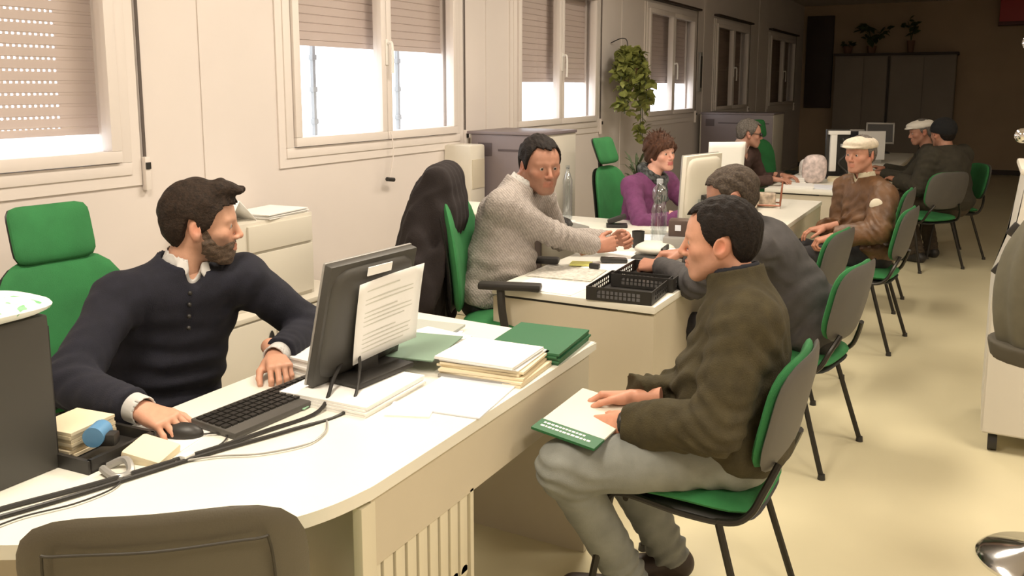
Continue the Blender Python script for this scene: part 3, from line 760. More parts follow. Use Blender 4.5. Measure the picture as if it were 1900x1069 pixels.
S('paper_sheet', 'white sheet at the near left corner of the second desk', 'paper sheet', (-1.60, 3.33, ZT - .0005), (.30, .21, .004), -.05, 1, seed=31)
S('newspaper', 'grey printed paper flat on the second desk beside the letter trays', 'newspaper', (-1.66, 3.60, ZT - .0005), (.30, .26, .006), .1, 2, mat('newsprint', (.50, .48, .43), .8, var=.3, scale=60), seed=32)
S('paper_sheet', 'white form right of the yellow note on the second desk', 'paper sheet', (-1.54, 3.83, ZT - .0005), (.26, .20, .005), .2, 1, seed=33)
S('sticky_note', 'yellow sticky note pad on the second desk', 'sticky note', (-1.68, 3.80, ZT + .006), (.10, .08, .007), .3, 2, M_YEL, seed=34)
o = top(MB().box((0, 0, .013), (.05, .025, .024), bevel=.005).build('ink_stamp', M_BLACKPL), 'small black stamp next to the yellow sticky note', 'stamp'); o.location = (-1.58, 3.74, ZT + .006)
o = top(MB().box((0, 0, .013), (.13, .05, .024), rot=(0, .05, 0), bevel=.008).build('stapler', M_BLACKPL), 'black stapler under the clasped hands of the man in grey knit', 'stapler'); o.location = (-1.555, 3.92, ZT + .005); o.rotation_euler[2] = .5
S('paper_sheet', 'bright white sheet under the clasped hands on the second desk', 'paper sheet', (-1.55, 4.12, ZT - .0005), (.24, .26, .004), .3, 1, seed=35)
b = MB(); b.pad((0, 0, .03), .20, .22, .06, Matrix(((0, 1, 0), (0, 0, 1), (1, 0, 0))), e=3)
o = top(b.build('white_pouch', mat('pouch_white', (.66, .64, .56), .6, bump=.4, bscale=20)), 'crumpled off white pouch right of the clasped hands', 'pouch'); o.location = (-1.46, 4.26, ZT)
o = top(MB().box((0, 0, .006), (.25, .10, .008), bevel=.003).build('black_wallet', M_BLACKPL), 'flat black folder edge under the off white pouch', 'folder'); o.location = (-1.40, 4.12, ZT); o.rotation_euler[2] = .1
def bottle(label, x, y, z, h=.30, r=.04, cap=None):
    t = empty('water_bottle', label, 'bottle', (x, y, z), 0)
    pr = [(0, 0), (r * .85, .0), (r, .015)]
    k = 9
    for i in range(k): pr += [(r, .02 + i * h * .07), (r * .93, .02 + (i + .5) * h * .07)]
    zz = .02 + k * h * .07
    pr += [(r, zz), (r * .96, zz + h * .07), (r * .55, h * .88), (r * .34, h * .93), (r * .34, h)]
    MB().lathe(pr, n=24).build('bottle_body', M_CLEAR, t)
    MB().lathe([(0, h - .012), (r * .40, h - .012), (r * .40, h + .012), (0, h + .012)], n=20).build('cap', cap or M_CLEAR, t)
    return t
def big_bottle(label, x, y, z, s=1.0):
    t = empty('water_bottle', label, 'bottle', (x, y, z), 0)
    pr = [(0, 0), (.040, 0), (.044, .012)]
    for i in range(8): pr += [(.044, .02 + i * .022), (.040, .031 + i * .022)]
    pr += [(.043, .20), (.036, .23), (.030, .245), (.038, .275), (.040, .30), (.033, .325), (.018, .34), (.015, .355)]
    pr = [(a * s, b_ * s) for a, b_ in pr]
    MB().lathe(pr, n=28).build('bottle_body', M_CLEAR, t)
    MB().lathe([(0, .35 * s), (.017 * s, .35 * s), (.017 * s, .372 * s), (0, .372 * s)], n=16).build('cap', mat('cap_grey', (.4, .42, .45), .4), t)
big_bottle('large ribbed clear water bottle in front of the woman in purple', -1.50, 4.42, ZT)
bottle('clear bottle at the left of the clutter on the side counter', -2.47, 4.98, ZT, .28, .035)
bottle('tall clear bottle on the side counter left of the empty green swivel chair', -2.36, 5.12, ZT, .34, .032)
bottle('small clear bottle in front of the beige monitor', -1.33, 4.60, ZT, .24, .034)
# clutter
t = empty('desk_phone', 'grey desk telephone left on the side counter edge', 'telephone', (-2.16, 4.72, ZT), 1.0)
MB().box((0, 0, .02), (.18, .17, .04), rot=(0, .1, 0), bevel=.012).build('phone_base', M_SILV, t)
MB().tube([(-.05, -.09, .05), (-.05, -.05, .07), (-.05, .05, .07), (-.05, .09, .05)], .016).build('handset', M_BLACKPL, t)
t = empty('hole_punch', 'black hole punch on the side counter beside the telephone', 'hole punch', (-1.96, 4.98, ZT), .4)
MB().box((0, 0, .01), (.13, .09, .02), bevel=.006).build('punch_base', M_BLACKPL, t); MB().box((0, 0, .05), (.12, .05, .03), rot=(0, -.35, 0), bevel=.01).build('punch_lever', M_BLACKPL, t)
S('paper_stack', 'white papers on the second desk in front of the woman in purple', 'papers', (-1.66, 4.60, ZT), (.26, .20, .02), .2, 4, seed=41)
S('paper_stack', 'loose white papers on the side counter', 'papers', (-2.30, 4.80, ZT), (.24, .26, .03), .1, 5, seed=42, jitter=.02)
top(MB().lathe([(0, 0), (.03, 0), (.034, .09), (.031, .09), (.028, .005), (0, .005)]).build('dark_cup', M_BLACKPL), 'small dark cup left of the large water bottle', 'cup').location = (-1.60, 4.38, ZT)
# lamp like adding machine / printer behind man 5
t = empty('receipt_printer', 'small grey and dark machine between the large bottle and the beige monitor', 'machine', (-1.37, 4.36, ZT), .2)
MB().box((0, 0, .045), (.15, .17, .09), bevel=.015).build('machine_body', M_SILV, t)
MB().box((0, 0, .13), (.10, .10, .09), bevel=.01).build('machine_head', mat('brown_dark', (.09, .06, .05), .4), t)
MB().box((.0, -.051, .135), (.03, .004, .03)).build('display', M_PAPERB, t)
t = empty('paper_holder', 'black wire tray holding paper below the small dark machine', 'tray', (-1.27, 4.10, ZT), .1)
b = MB(); b.bb((-.09, -.07, 0), (.09, .07, .006)); b.bb((-.09, -.07, .0), (-.08, .07, .075)); b.bb((.08, -.07, 0), (.09, .07, .075)); b.build('tray_frame', M_BLACKPL, t)
S('paper_stack', 'white slips standing in the black wire tray', 'papers', (-1.27, 4.10, ZT + .008), (.14, .12, .05), .1, 6, seed=44)
# beige monitor side on with paper
mo2 = monitor('monitor', 'beige monitor seen edge on at the end of the second desk', (-1.37, 4.70, ZT), math.radians(166), W=.38, H=.36, lift=.13, tilt=3, m=M_CAB)
o = sheet_mesh(.22, .30, .008).build('propped_sheet', M_PAPER, solid=.0015)
top(o, 'bright white sheet propped upright right of the beige monitor', 'paper sheet'); o.location = (-1.32, 5.06, ZT + .39); o.rotation_euler = (0, .1, math.radians(-55))
MB().box((-.01, 0, -.27), (.02, .12, .26)).build('sheet_prop', M_SILV, o)
# desk 3 items: magazines and glasses-like red frame, flowered papers
t = empty('wire_basket', 'small brown wire basket on the third desk behind the dark grey jacket', 'basket', (-1.38, 6.35, ZT), .2)
b = MB(); b.tube([(-.12, -.09, .02), (.12, -.09, .02), (.12, .09, .02), (-.12, .09, .02)], .006, smooth=False, closed=True)
b.tube([(.12, -.09, .02), (.13, -.05, .16), (.13, .05, .16), (.12, .09, .02)], .006)
b.tube([(-.12, -.09, .02), (-.13, -.05, .16), (-.13, .05, .16), (-.12, .09, .02)], .006); b.build('basket_wire', mat('copper_wire', (.30, .11, .06), .4, metal=.3), t)
b = MB(); b.box((0, 0, .05), (.18, .12, .1), bevel=.02); b.build('basket_filling', mat('mixed_paper', (.42, .34, .26), .8, var=.6, scale=22), t)
S('magazine_pile', 'uneven pile of mottled brown magazines behind the grey haired head', 'magazines', (-1.50, 6.2, ZT), (.20, .24, .17), .2, 8, mat('mixed_mag', (.36, .30, .23), .7, var=.6, scale=12), seed=51, jitter=.02)
# desk 4 items
for i, (x, y, a, w_, l_, h, m, lab) in enumerate([
    (-1.40, 7.75, .2, .26, .30, .02, M_PAPER, 'spread white forms at the near left of the crowded desk'),
    (-1.17, 7.78, -.1, .25, .28, .012, M_PAPERB, 'bluish forms at the near right of the crowded desk'),
    (-1.50, 8.15, .1, .20, .26, .05, M_PAPER, 'taller stack of forms at the left side of the crowded desk'),
    (-1.15, 8.45, .1, .20, .22, .03, M_CREAM, 'cream stack behind the dark tower on the crowded desk')]):
    S('paper_stack', lab, 'papers', (x, y, ZT), (w_, l_, h), a, 3, m, None, seed=60 + i)
b = MB(); b.pad((0, 0, .13), .22, .26, .10, Matrix.Rotation(.1, 3, 'Y'), e=3); 
o = top(b.build('gift_bag', mat('bag_pinkish', (.62, .52, .50), .6, var=.35, scale=25)), 'crinkled pinkish white bag standing left of the dark tower', 'bag'); o.location = (-1.32, 8.1, ZT); o.rotation_euler[2] = math.radians(-60)
b = MB(); b.pad((0, 0, .10), .16, .20, .08, None, e=3)
o = top(b.build('gift_bag', mat('bag_white', (.68, .64, .60), .6, var=.25, scale=25)), 'smaller crinkled white bag behind the pinkish one', 'bag'); o.location = (-1.42, 8.35, ZT); o.rotation_euler[2] = math.radians(-60)
t = empty('display_stand', 'tall black and white device stand behind the man in the cream cap', 'device stand', (-1.20, 8.62, ZT), math.radians(-60))
MB().box((0, 0, .01), (.18, .22, .02), bevel=.004).build('stand_base', M_BLACKPL, t)
MB().box((-.03, 0, .24), (.03, .22, .44), bevel=.006).build('stand_back', M_BLACKPL, t)
b = MB(); b.box((.0, .0, .43), (.04, .20, .035), bevel=.004); b.box((0, -.05, .25), (.03, .06, .36), bevel=.004); b.box((0, .05, .31), (.03, .05, .03)); b.build('white_bracket', M_PAPER, t)
b = MB(); b.tube([(.02, .03, .38), (.05, .06, .25), (.03, .0, .15), (.05, .07, .06), (.08, 0, .03)], .012); b.build('cable_bundle', M_BLACKPL, t)
monitor('monitor', 'dark monitor with a pale rim behind the black and white stand', (-1.42, 11.0, ZT), math.radians(-75), W=.34, H=.27, lift=.08)
monitor('monitor', 'furthest dark monitor, left of the white flat cap', (-1.20, 12.2, ZT), math.radians(-75), W=.34, H=.27, lift=.12)
t = empty('cardboard_sign', 'white board standing on the far desk above the cream cap', 'board', (-1.12, 10.55, ZT), math.radians(-62))
MB().box((0, 0, .20), (.02, .30, .32), bevel=.002).build('board', M_PAPER, t); MB().box((0, 0, .02), (.10, .2, .04)).build('foot', M_SILV, t)
t = empty('floor_speaker', 'black upright loudspeaker beyond the crowded desk', 'loudspeaker', (-1.55, 10.7, ZT), math.radians(-60))
MB().box((0, 0, .17), (.14, .12, .34), bevel=.01).build('speaker_case', M_BLACKPL, t); MB().cyl((.07, 0, .22), (.076, 0, .22), .045).build('cone', M_GREYPL, t)
# ================================================================ PEOPLE (signed distance modelling, meshed with surface nets)
def nz(v): v = np.asarray(v, float); return v / (np.linalg.norm(v) + 1e-12)
def A(*v): return np.array(v, float)
class SDF:
    def __init__(s, lo, hi, h):
        s.lo = np.array(lo, float); s.h = h
        n = np.ceil((np.array(hi, float) - s.lo) / h).astype(int) + 1
        s.ax = [s.lo[i] + np.arange(n[i]) * h for i in range(3)]
        s.F = np.full(n, .2, np.float32)
    def sl(s, lo, hi):
        r = []
        for i in range(3):
            a = max(0, int((lo[i] - s.lo[i]) / s.h)); b = min(s.F.shape[i], int((hi[i] - s.lo[i]) / s.h) + 2)
            r.append(slice(a, max(a, b)))
        return tuple(r)
    def grid(s, sl):
        return (s.ax[0][sl[0]][:, None, None], s.ax[1][sl[1]][None, :, None], s.ax[2][sl[2]][None, None, :])
    def put(s, fn, lo, hi, k, op):
        p = k + 2 * s.h + .012
        sl = s.sl(np.array(lo) - p, np.array(hi) + p)
        if min(x.stop - x.start for x in sl) <= 0: return s
        x, y, z = s.grid(sl); d = fn(x, y, z); f = s.F[sl]
        if op == 'u':
            hh = np.clip(.5 + .5 * (f - d) / k, 0, 1); s.F[sl] = f + (d - f) * hh - k * hh * (1 - hh)
        elif op == 's':
            d = -d; hh = np.clip(.5 - .5 * (f - d) / k, 0, 1); s.F[sl] = f + (d - f) * hh + k * hh * (1 - hh)
        return s
    def cap(s, a, b, ra, rb=None, k=.02, op='u'):
        a = np.array(a, float); b = np.array(b, float); rb = ra if rb is None else rb; ab = b - a; L2 = ab @ ab + 1e-12
        def fn(x, y, z):
            px, py, pz = x - a[0], y - a[1], z - a[2]
            t = np.clip((px * ab[0] + py * ab[1] + pz * ab[2]) / L2, 0, 1)
            return np.sqrt((px - ab[0] * t) ** 2 + (py - ab[1] * t) ** 2 + (pz - ab[2] * t) ** 2) - (ra + (rb - ra) * t)
        R = max(ra, rb); return s.put(fn, np.minimum(a, b) - R, np.maximum(a, b) + R, k, op)
    def capcut(s, a, b, ra, rb, k, pp, pn):
        a = np.array(a, float); b = np.array(b, float); ab = b - a; L2 = ab @ ab + 1e-12; pn = nz(pn); pp = np.array(pp)
        def fn(x, y, z):
            px, py, pz = x - a[0], y - a[1], z - a[2]
            t = np.clip((px * ab[0] + py * ab[1] + pz * ab[2]) / L2, 0, 1)
            d = np.sqrt((px - ab[0] * t) ** 2 + (py - ab[1] * t) ** 2 + (pz - ab[2] * t) ** 2) - (ra + (rb - ra) * t)
            return np.maximum(d, (x - pp[0]) * pn[0] + (y - pp[1]) * pn[1] + (z - pp[2]) * pn[2])
        R = max(ra, rb); return s.put(fn, np.minimum(a, b) - R, np.maximum(a, b) + R, k, 'u')
    def ell(s, c, r, ax=None, k=.02, op='u'):
        c = np.array(c, float); r = np.array(r, float); M = np.eye(3) if ax is None else np.array(ax, float)   # rows = axes
        def fn(x, y, z):
            px, py, pz = x - c[0], y - c[1], z - c[2]; q = []
            for i in range(3): q.append((px * M[i][0] + py * M[i][1] + pz * M[i][2]))
            k0 = np.sqrt(sum((q[i] / r[i]) ** 2 for i in range(3))); k1 = np.sqrt(sum((q[i] / r[i] ** 2) ** 2 for i in range(3))) + 1e-9
            return k0 * (k0 - 1) / k1
        R = r.max(); return s.put(fn, c - R, c + R, k, op)
    def cut(s, p, n, c=None, R=None):
        """remove the side the normal points to (within a ball if given)"""
        p = np.array(p, float); n = nz(n)
        if R is None: sl = tuple(slice(0, q) for q in s.F.shape)
        else: sl = s.sl(np.array(c) - R, np.array(c) + R)
        x, y, z = s.grid(sl); d = (x - p[0]) * n[0] + (y - p[1]) * n[1] + (z - p[2]) * n[2]
        if R is not None: d = np.minimum(d, R * .9 - np.sqrt((x - c[0]) ** 2 + (y - c[1]) ** 2 + (z - c[2]) ** 2) + 0 * d)
        s.F[sl] = np.maximum(s.F[sl], d); return s
    def warp(s, fn, band=.03):
        i = np.nonzero(np.abs(s.F) < band)
        P = np.stack([s.ax[q][i[q]] for q in range(3)], 1); s.F[i] += fn(P).astype(np.float32); return s
    def limit(s, fn):
        """intersect with a region function (negative inside)"""
        sl = tuple(slice(0, q) for q in s.F.shape); x, y, z = s.grid(sl); s.F = np.maximum(s.F, fn(x, y, z).astype(np.float32)); return s
    def mesh(s):
        F = s.F; F[0] = F[-1] = .2; F[:, 0] = F[:, -1] = .2; F[:, :, 0] = F[:, :, -1] = .2
        S = F < 0; cnt = np.zeros(tuple(n - 1 for n in F.shape), np.int8)
        for dx in (0, 1):
            for dy in (0, 1):
                for dz in (0, 1): cnt += S[dx:S.shape[0] - 1 + dx, dy:S.shape[1] - 1 + dy, dz:S.shape[2] - 1 + dz]
        idx = np.nonzero((cnt > 0) & (cnt < 8)); I = np.stack(idx, 1); N = len(I)
        if N == 0: return np.zeros((0, 3)), np.zeros((0, 4), int)
        acc = np.zeros((N, 3)); w = np.zeros(N)
        C = [(a, b, c) for a in (0, 1) for b in (0, 1) for c in (0, 1)]
        val = {c: F[I[:, 0] + c[0], I[:, 1] + c[1], I[:, 2] + c[2]].astype(float) for c in C}
        for c in C:
            for a in range(3):
                if c[a] == 0:
                    e = list(c); e[a] = 1; e = tuple(e); v0, v1 = val[c], val[e]; m = (v0 < 0) != (v1 < 0)
                    t = np.where(m, v0 / np.where(m, v0 - v1, 1), 0)
                    pt = np.tile(np.array(c, float), (N, 1)); pt[:, a] += t
                    acc[m] += pt[m]; w[m] += 1
        V = s.lo + (I + acc / w[:, None]) * s.h
        lut = -np.ones(cnt.shape, np.int64); lut[idx] = np.arange(N)
        Q = []
        for a in range(3):
            b, c = (a + 1) % 3, (a + 2) % 3
            s0 = [slice(None)] * 3; s1 = [slice(None)] * 3; s0[a] = slice(0, -1); s1[a] = slice(1, None)
            m = S[tuple(s0)] != S[tuple(s1)]; E = np.stack(np.nonzero(m), 1)
            E = E[(E[:, b] > 0) & (E[:, c] > 0) & (E[:, b] < F.shape[b] - 1) & (E[:, c] < F.shape[c] - 1)]
            def g(db, dc):
                q = E.copy(); q[:, b] -= db; q[:, c] -= dc; return lut[q[:, 0], q[:, 1], q[:, 2]]
            q = np.stack([g(1, 1), g(0, 1), g(0, 0), g(1, 0)], 1)
            flip = ~S[E[:, 0], E[:, 1], E[:, 2]]; q[flip] = q[flip][:, ::-1]; Q.append(q)
        return V, np.concatenate(Q)
def smooth_v(V, Q, it=1, lam=.5):
    for _ in range(it):
        acc = np.zeros_like(V); w = np.zeros(len(V))
        for i in range(4):
            a, b = Q[:, i], Q[:, (i + 1) % 4]; np.add.at(acc, a, V[b]); np.add.at(w, a, 1)
        V = V + lam * (acc / np.maximum(w, 1)[:, None] - V)
    return V
def obj_np(name, V, Q, m, parent, origin, colors=None):
    me = bpy.data.meshes.new(name); n = len(V); k = len(Q)
    me.vertices.add(n); me.vertices.foreach_set('co', (V - origin).astype(np.float32).ravel())
    me.loops.add(k * 4); me.loops.foreach_set('vertex_index', Q.ravel().astype(np.int32))
    me.polygons.add(k); me.polygons.foreach_set('loop_start', (np.arange(k) * 4).astype(np.int32)); me.polygons.foreach_set('loop_total', np.full(k, 4, np.int32))
    me.update(calc_edges=True); me.polygons.foreach_set('use_smooth', np.ones(k, bool))
    if colors is not None:
        ca = me.color_attributes.new('skin', 'FLOAT_COLOR', 'POINT'); ca.data.foreach_set('color', np.concatenate([colors, np.ones((n, 1))], 1).astype(np.float32).ravel())
    if m: me.materials.append(m)
    o = bpy.data.objects.new(name, me); COL.objects.link(o)
    if parent: o.parent = parent
    return o
_rg = np.random.RandomState(3)
def crumple(seed, lam, amp, n=5):
    r = np.random.RandomState(seed); K = r.normal(size=(n, 3)); K = K / np.linalg.norm(K, axis=1)[:, None] * (2 * PI / lam) * r.uniform(.6, 1.5, (n, 1)); ph = r.uniform(0, 6.28, n)
    def f(P):
        w = P + .018 * np.sin(P[:, [1, 2, 0]] * 23 + 1)
        s = sum(1 - np.abs(np.sin(w @ K[i] * .5 + ph[i])) * 1.6 for i in range(n)) / n
        return -amp * s
    return f
def foldring(c, ax, lam, amp, R, seed=0):
    c = np.array(c); ax = nz(ax); o = nz(np.cross(ax, [.3, .5, .8]))
    def f(P):
        d = P - c; s = d @ ax + .35 * (d @ o) + .012 * np.sin(d @ o * 40 + seed)
        return -amp * np.sin(s * 2 * PI / lam + seed) * np.exp(-(d ** 2).sum(1) / R ** 2)
    return f
def ik(a, b, l1, l2, hint):
    a = np.array(a, float); b = np.array(b, float); d = b - a; L = np.linalg.norm(d); u = d / L
    if L > (l1 + l2) * .995: b = a + u * (l1 + l2) * .995; L = (l1 + l2) * .995
    x = (l1 ** 2 - l2 ** 2 + L ** 2) / (2 * L); h = math.sqrt(max(l1 ** 2 - x ** 2, 0)); n = np.array(hint, float); n = n - u * (n @ u)
    return a + u * x + nz(n) * h, b
M_SKIN = mat('skin', (.5, .28, .19), .5, attr='skin', var=.05, scale=60, bump=.06, bscale=300, spec=.4)
M_EYE = mat('eye_white', (.42, .38, .35), .25); M_IRIS = mat('iris_brown', (.035, .02, .012), .15)

def head_sdf(h, sex='m', fat=0.0, nose=1.0, ears=True):
    g = SDF((-.115, -.135, -.24), (.115, .15, .145), h)
    g.ell((0, -.014, .030), (.0765 + fat * .3, .097, .086), k=.02)
    g.ell((0, .032, -.040), (.060 + fat, .058, .072), k=.03)
    g.ell((0, .030, .030), (.066, .058, .060), k=.03)
    g.ell((0, .070, -.100), (.022 + fat * .6, .020, .017), k=.024)
    for s in (-1, 1):
        g.cap((s * (.057 + fat), -.002, -.048), (s * .020, .066, -.100), .015 + fat * .6, .014 + fat * .4, k=.028)
        g.ell((s * .043, .056, -.026), (.021 + fat * .5, .022, .020), k=.022)
        g.cap((s * .044, .072, .017), (s * .012, .086, .019), .0075, .0085, k=.014)
    # mouth mound
    g.ell((0, .078, -.067), (.027, .018, .024), k=.018)
    # eye sockets
    for s in (-1, 1): g.ell((s * .031, .097, -.001), (.018, .016, .0105), k=.012, op='s')
    # nose
    g.cap((0, .088, .012), (0, .092 + .016 * nose, -.030), .0075, .0105, k=.010)
    g.ell((0, .094 + .015 * nose, -.034), (.010, .010, .009), k=.006)
    for s in (-1, 1): g.ell((s * .012, .095 + .003 * nose, -.038), (.0085, .011, .0075), k=.006)
    for s in (-1, 1): g.ell((s * .0065, .098 + .006 * nose, -.0455), (.0036, .0055, .004), k=.003, op='s')
    # lids and eyeballs
    for s in (-1, 1):
        g.ell((s * .031, .0745, .000), (.0150, .0135, .0120), k=.005)
        g.ell((s * .031, .0885, -.0012), (.0108, .0060, .0036), k=.002, op='s')
    # lips
    g.cap((-.020, .086, -.066), (0, .096, -.0625), .0035, .0052, k=.006); g.cap((.020, .086, -.066), (0, .096, -.0625), .0035, .0052, k=.006)
    g.cap((-.017, .087, -.071), (0, .095, -.0745), .0035, .0062, k=.006); g.cap((.017, .087, -.071), (0, .095, -.0745), .0035, .0062, k=.006)
    g.cap((-.023, .090, -.0685), (0, .1045, -.0680), .0016, .0016, k=.003, op='s'); g.cap((.023, .090, -.0685), (0, .1045, -.0680), .0016, .0016, k=.003, op='s')
    if ears:
        for s in (-1, 1):
            ax = [nz((s * .92, -.38, 0)), nz((.38, s * .92 * s, .18)), nz((0, -.18, 1))]
            g.ell((s * (.080 + fat * .3), -.012, -.010), (.0095, .019, .0325), ax=ax, k=.006)
            g.ell((s * (.090 + fat * .3), -.005, -.006), (.0075, .010, .018), ax=ax, k=.006, op='s')
            g.ell((s * (.074 + fat * .3), -.004, -.034), (.010, .010, .011), k=.008)
    return g
def skin_colors(P, tone, stubble=0.0, sex='m', beardcol=(.10, .065, .045)):
    n = len(P); c = np.tile(np.array(tone, float), (n, 1))
    def blend(w, col): 
        nonlocal c; w = np.clip(w, 0, 1)[:, None]; c = c * (1 - w) + np.array(col) * w
    x, y, z = P[:, 0], P[:, 1], P[:, 2]
    red = np.array(tone) * np.array([1.05, .78, .74])
    for s in (-1, 1):
        blend(.45 * np.exp(-((x - s * .043) ** 2 + (z + .03) ** 2) / .020 ** 2) * (y > .03), red)
        blend(.8 * np.exp(-((x - s * .083) ** 2 + (y + .01) ** 2 + (z + .01) ** 2) / .030 ** 2), red)
    blend(.6 * np.exp(-(x ** 2 + (z + .034) ** 2) / .014 ** 2) * (y > .085), red)
    if stubble > 0:
        a = (z < -.038 + .4 * np.maximum(np.abs(x) - .03, 0)) & (y > -.01) & (z > -.135)
        w = stubble * np.clip((-.034 - z + .55 * np.maximum(np.abs(x) - .035, 0)) / .018, 0, 1) * np.clip((y + .02) / .03, 0, 1) * np.clip((z + .15) / .03, 0, 1)
        blend(w, beardcol)
    lip = (np.abs(x) < .024) & (y > .085) & (z > -.0815) & (z < -.0565)
    blend(lip * (.75 if sex == 'm' else .95), np.array(tone) * np.array([.86, .66, .64]) if sex == 'm' else (.42, .12, .11))
    return c
def interp_tab(th, tab):
    a = np.array(tab, float); return np.interp(th, np.radians(a[:, 0]), a[:, 1])
HAIR = {
 # angle from the front (deg) -> lowest height of the hair
 'short': [(0, .068), (25, .066), (45, .062), (60, .040), (70, -.005), (84, -.022), (92, -.010), (98, .020), (112, .022), (126, -.035), (150, -.070), (180, -.078)],
 'recede': [(0, .080), (20, .086), (38, .092), (55, .060), (68, .012), (84, -.030), (92, -.010), (98, .020), (112, .022), (126, -.035), (150, -.070), (180, -.078)],
 'fringe': [(0, .040), (25, .036), (45, .020), (60, -.01), (75, -.055), (95, -.085), (120, -.10), (150, -.105), (180, -.11)],
 'side':   [(0, .20), (60, .20), (68, .03), (84, -.020), (92, -.005), (98, .020), (112, .022), (126, -.035), (150, -.070), (180, -.078)],
}
def hair_mesh(h, style, th=.010, rough=.002, seed=1, top=0.0, fat=0.0, quiff=0):
    g = SDF((-.13, -.15, -.15), (.13, .15, .17), h)
    g.ell((0, -.016, .032 + top * .5), (.0765 + th + fat * .3, .099 + th, .086 + th + top * .5), k=.02)
    if style == 'fringe': g.ell((0, -.035, -.02), (.088, .082, .085), k=.03)
    else: g.ell((0, -.045, -.02), (.070, .062, .062), k=.03)
    g.ell((0, .034, .034), (.066 + th * .9, .058 + th * .9, .060 + th * .9), k=.02)
    if quiff: g.cap((-.035, .05, .108), (-.028, .05 + quiff, .104), .024, .012, k=.02); g.cap((.03, .05, .108), (.025, .05 + quiff, .104), .024, .012, k=.02); g.cap((0, .05, .112), (0, .055 + quiff, .106), .024, .010, k=.02)
    r = np.random.RandomState(seed); K = r.normal(size=(6, 3)) * np.array([1.3, 1.3, .55]) * 110; ph = r.uniform(0, 6, 6)
    g.warp(lambda P: rough * sum(np.sin(P @ K[i] + ph[i] + 1.5 * np.sin(P[:, 0] * 60)) for i in range(6)) / 2.2)
    def lim(x, y, z):
        t = np.arctan2(np.abs(x), y + .0 * z + .0); zl = interp_tab(t + 0 * z, HAIR[style])
        zl = zl + .003 * np.sin(x * 190 + y * 70) + .002 * np.sin(x * 420 + 1)
        return (zl - z) * .75
    g.limit(lim)
    V, Q = g.mesh(); return smooth_v(V, Q, 1, .35), Q
def beard_mesh(h, th=.006, long=.0):
    g = head_sdf(h, ears=False); g.F -= th
    r = np.random.RandomState(5); K = r.normal(size=(6, 3)) * 150
    g.warp(lambda P: .0006 * sum(np.sin(P @ K[i]) for i in range(6)))
    def lim(x, y, z):
        t = np.arctan2(np.abs(x), y); zt = interp_tab(t + 0 * z, [(0, -.050), (10, -.049), (25, -.052), (38, -.060), (50, -.055), (62, -.035), (74, -.008), (82, .006), (86, .0), (87, -.3)])
        m = np.maximum(z - zt, -.122 - z - long)
        lip = .020 - np.sqrt((x * .85) ** 2 + ((z + .068) * 1.7) ** 2) + 0 * y
        lip = np.where(y > .05, lip, -1)
        return np.maximum(np.maximum(m * .8, lip * .8), -(y - .0))
    g.limit(lim); V, Q = g.mesh(); return smooth_v(V, Q, 1, .3), Q
def rotm(az, pitch=0, roll=0):
    """columns = local x (right), y (forward), z (up) for a head looking along az degrees, pitch up positive"""
    M = Matrix.Rotation(math.radians(az - 90), 3, 'Z') @ Matrix.Rotation(math.radians(pitch), 3, 'X') @ Matrix.Rotation(math.radians(roll), 3, 'Y')
    return np.array(M)
def hand_mesh(h, side, curl=(25, 30, 20), spread=4, thumb=(.5, .3), fc=None):
    """local: x to the fingers, y to the thumb, z out of the back of the hand"""
    g = SDF((-.10, -.075, -.11), (.215, .105, .06), h)
    g.cap((-.095, 0, 0), (-.005, 0, 0), .029, .024, k=.02)
    base = [(.088, .030, .004), (.092, .009, .006), (.088, -.012, .004), (.080, -.030, 0)]
    for b in base: g.cap((.004, b[1] * .55, 0), b, .0165, .0115, k=.014)
    g.ell((.045, 0, -.010), (.042, .034, .014), k=.012)
    g.ell((.032, .026, -.014), (.030, .017, .015), k=.014)
    Ls = [(.042, .025, .020), (.046, .029, .022), (.042, .027, .021), (.033, .020, .018)]; rs = [.0092, .0095, .0090, .0080]
    nails = []
    for i, (b, L, r) in enumerate(zip(base, Ls, rs)):
        p = np.array(b, float); cur = 0; yaw = math.radians(spread * (1.2 - i * .9)); c3 = curl if fc is None else fc[i]
        for j in range(3):
            cur += math.radians(c3[j]); d = A(math.cos(cur) * math.cos(yaw), math.cos(cur) * math.sin(yaw), -math.sin(cur))
            q = p + d * L[j]; g.cap(p, q, r * (1 - .06 * j), r * (.94 - .07 * j), k=.004); p = q
    t0 = A(.018, .030, -.010); t1 = t0 + nz((.85, thumb[0] * 1.3, -.35 * thumb[1] - .1)) * .042; t2 = t1 + nz((1, thumb[0] * .5, -.6 * thumb[1])) * .032; t3 = t2 + nz((1, thumb[0] * .1, -.9 * thumb[1])) * .025
    g.cap(t0, t1, .0155, .0118, k=.012); g.cap(t1, t2, .0112, .0102, k=.004); g.cap(t2, t3, .0102, .0088, k=.004)
    V, Q = g.mesh(); V = smooth_v(V, Q, 1, .3)
    return V, Q
def place_hand(VQ, wr, d, n, side, scale=1.0):
    V, Q = VQ; x = nz(d); n = np.array(n, float); z = nz(n - x * (n @ x))
    y = np.cross(z, x) * (1 if side == 'R' else -1)   # thumb side
    M = np.stack([x, y, z]); W = np.array(wr) + (V * scale) @ M
    return W, (Q if side == 'R' else Q[:, ::-1])
def merge(parts):
    Vs, Qs, o = [], [], 0
    for V, Q in parts: Vs.append(V); Qs.append(Q + o); o += len(V)
    return np.concatenate(Vs), np.concatenate(Qs)
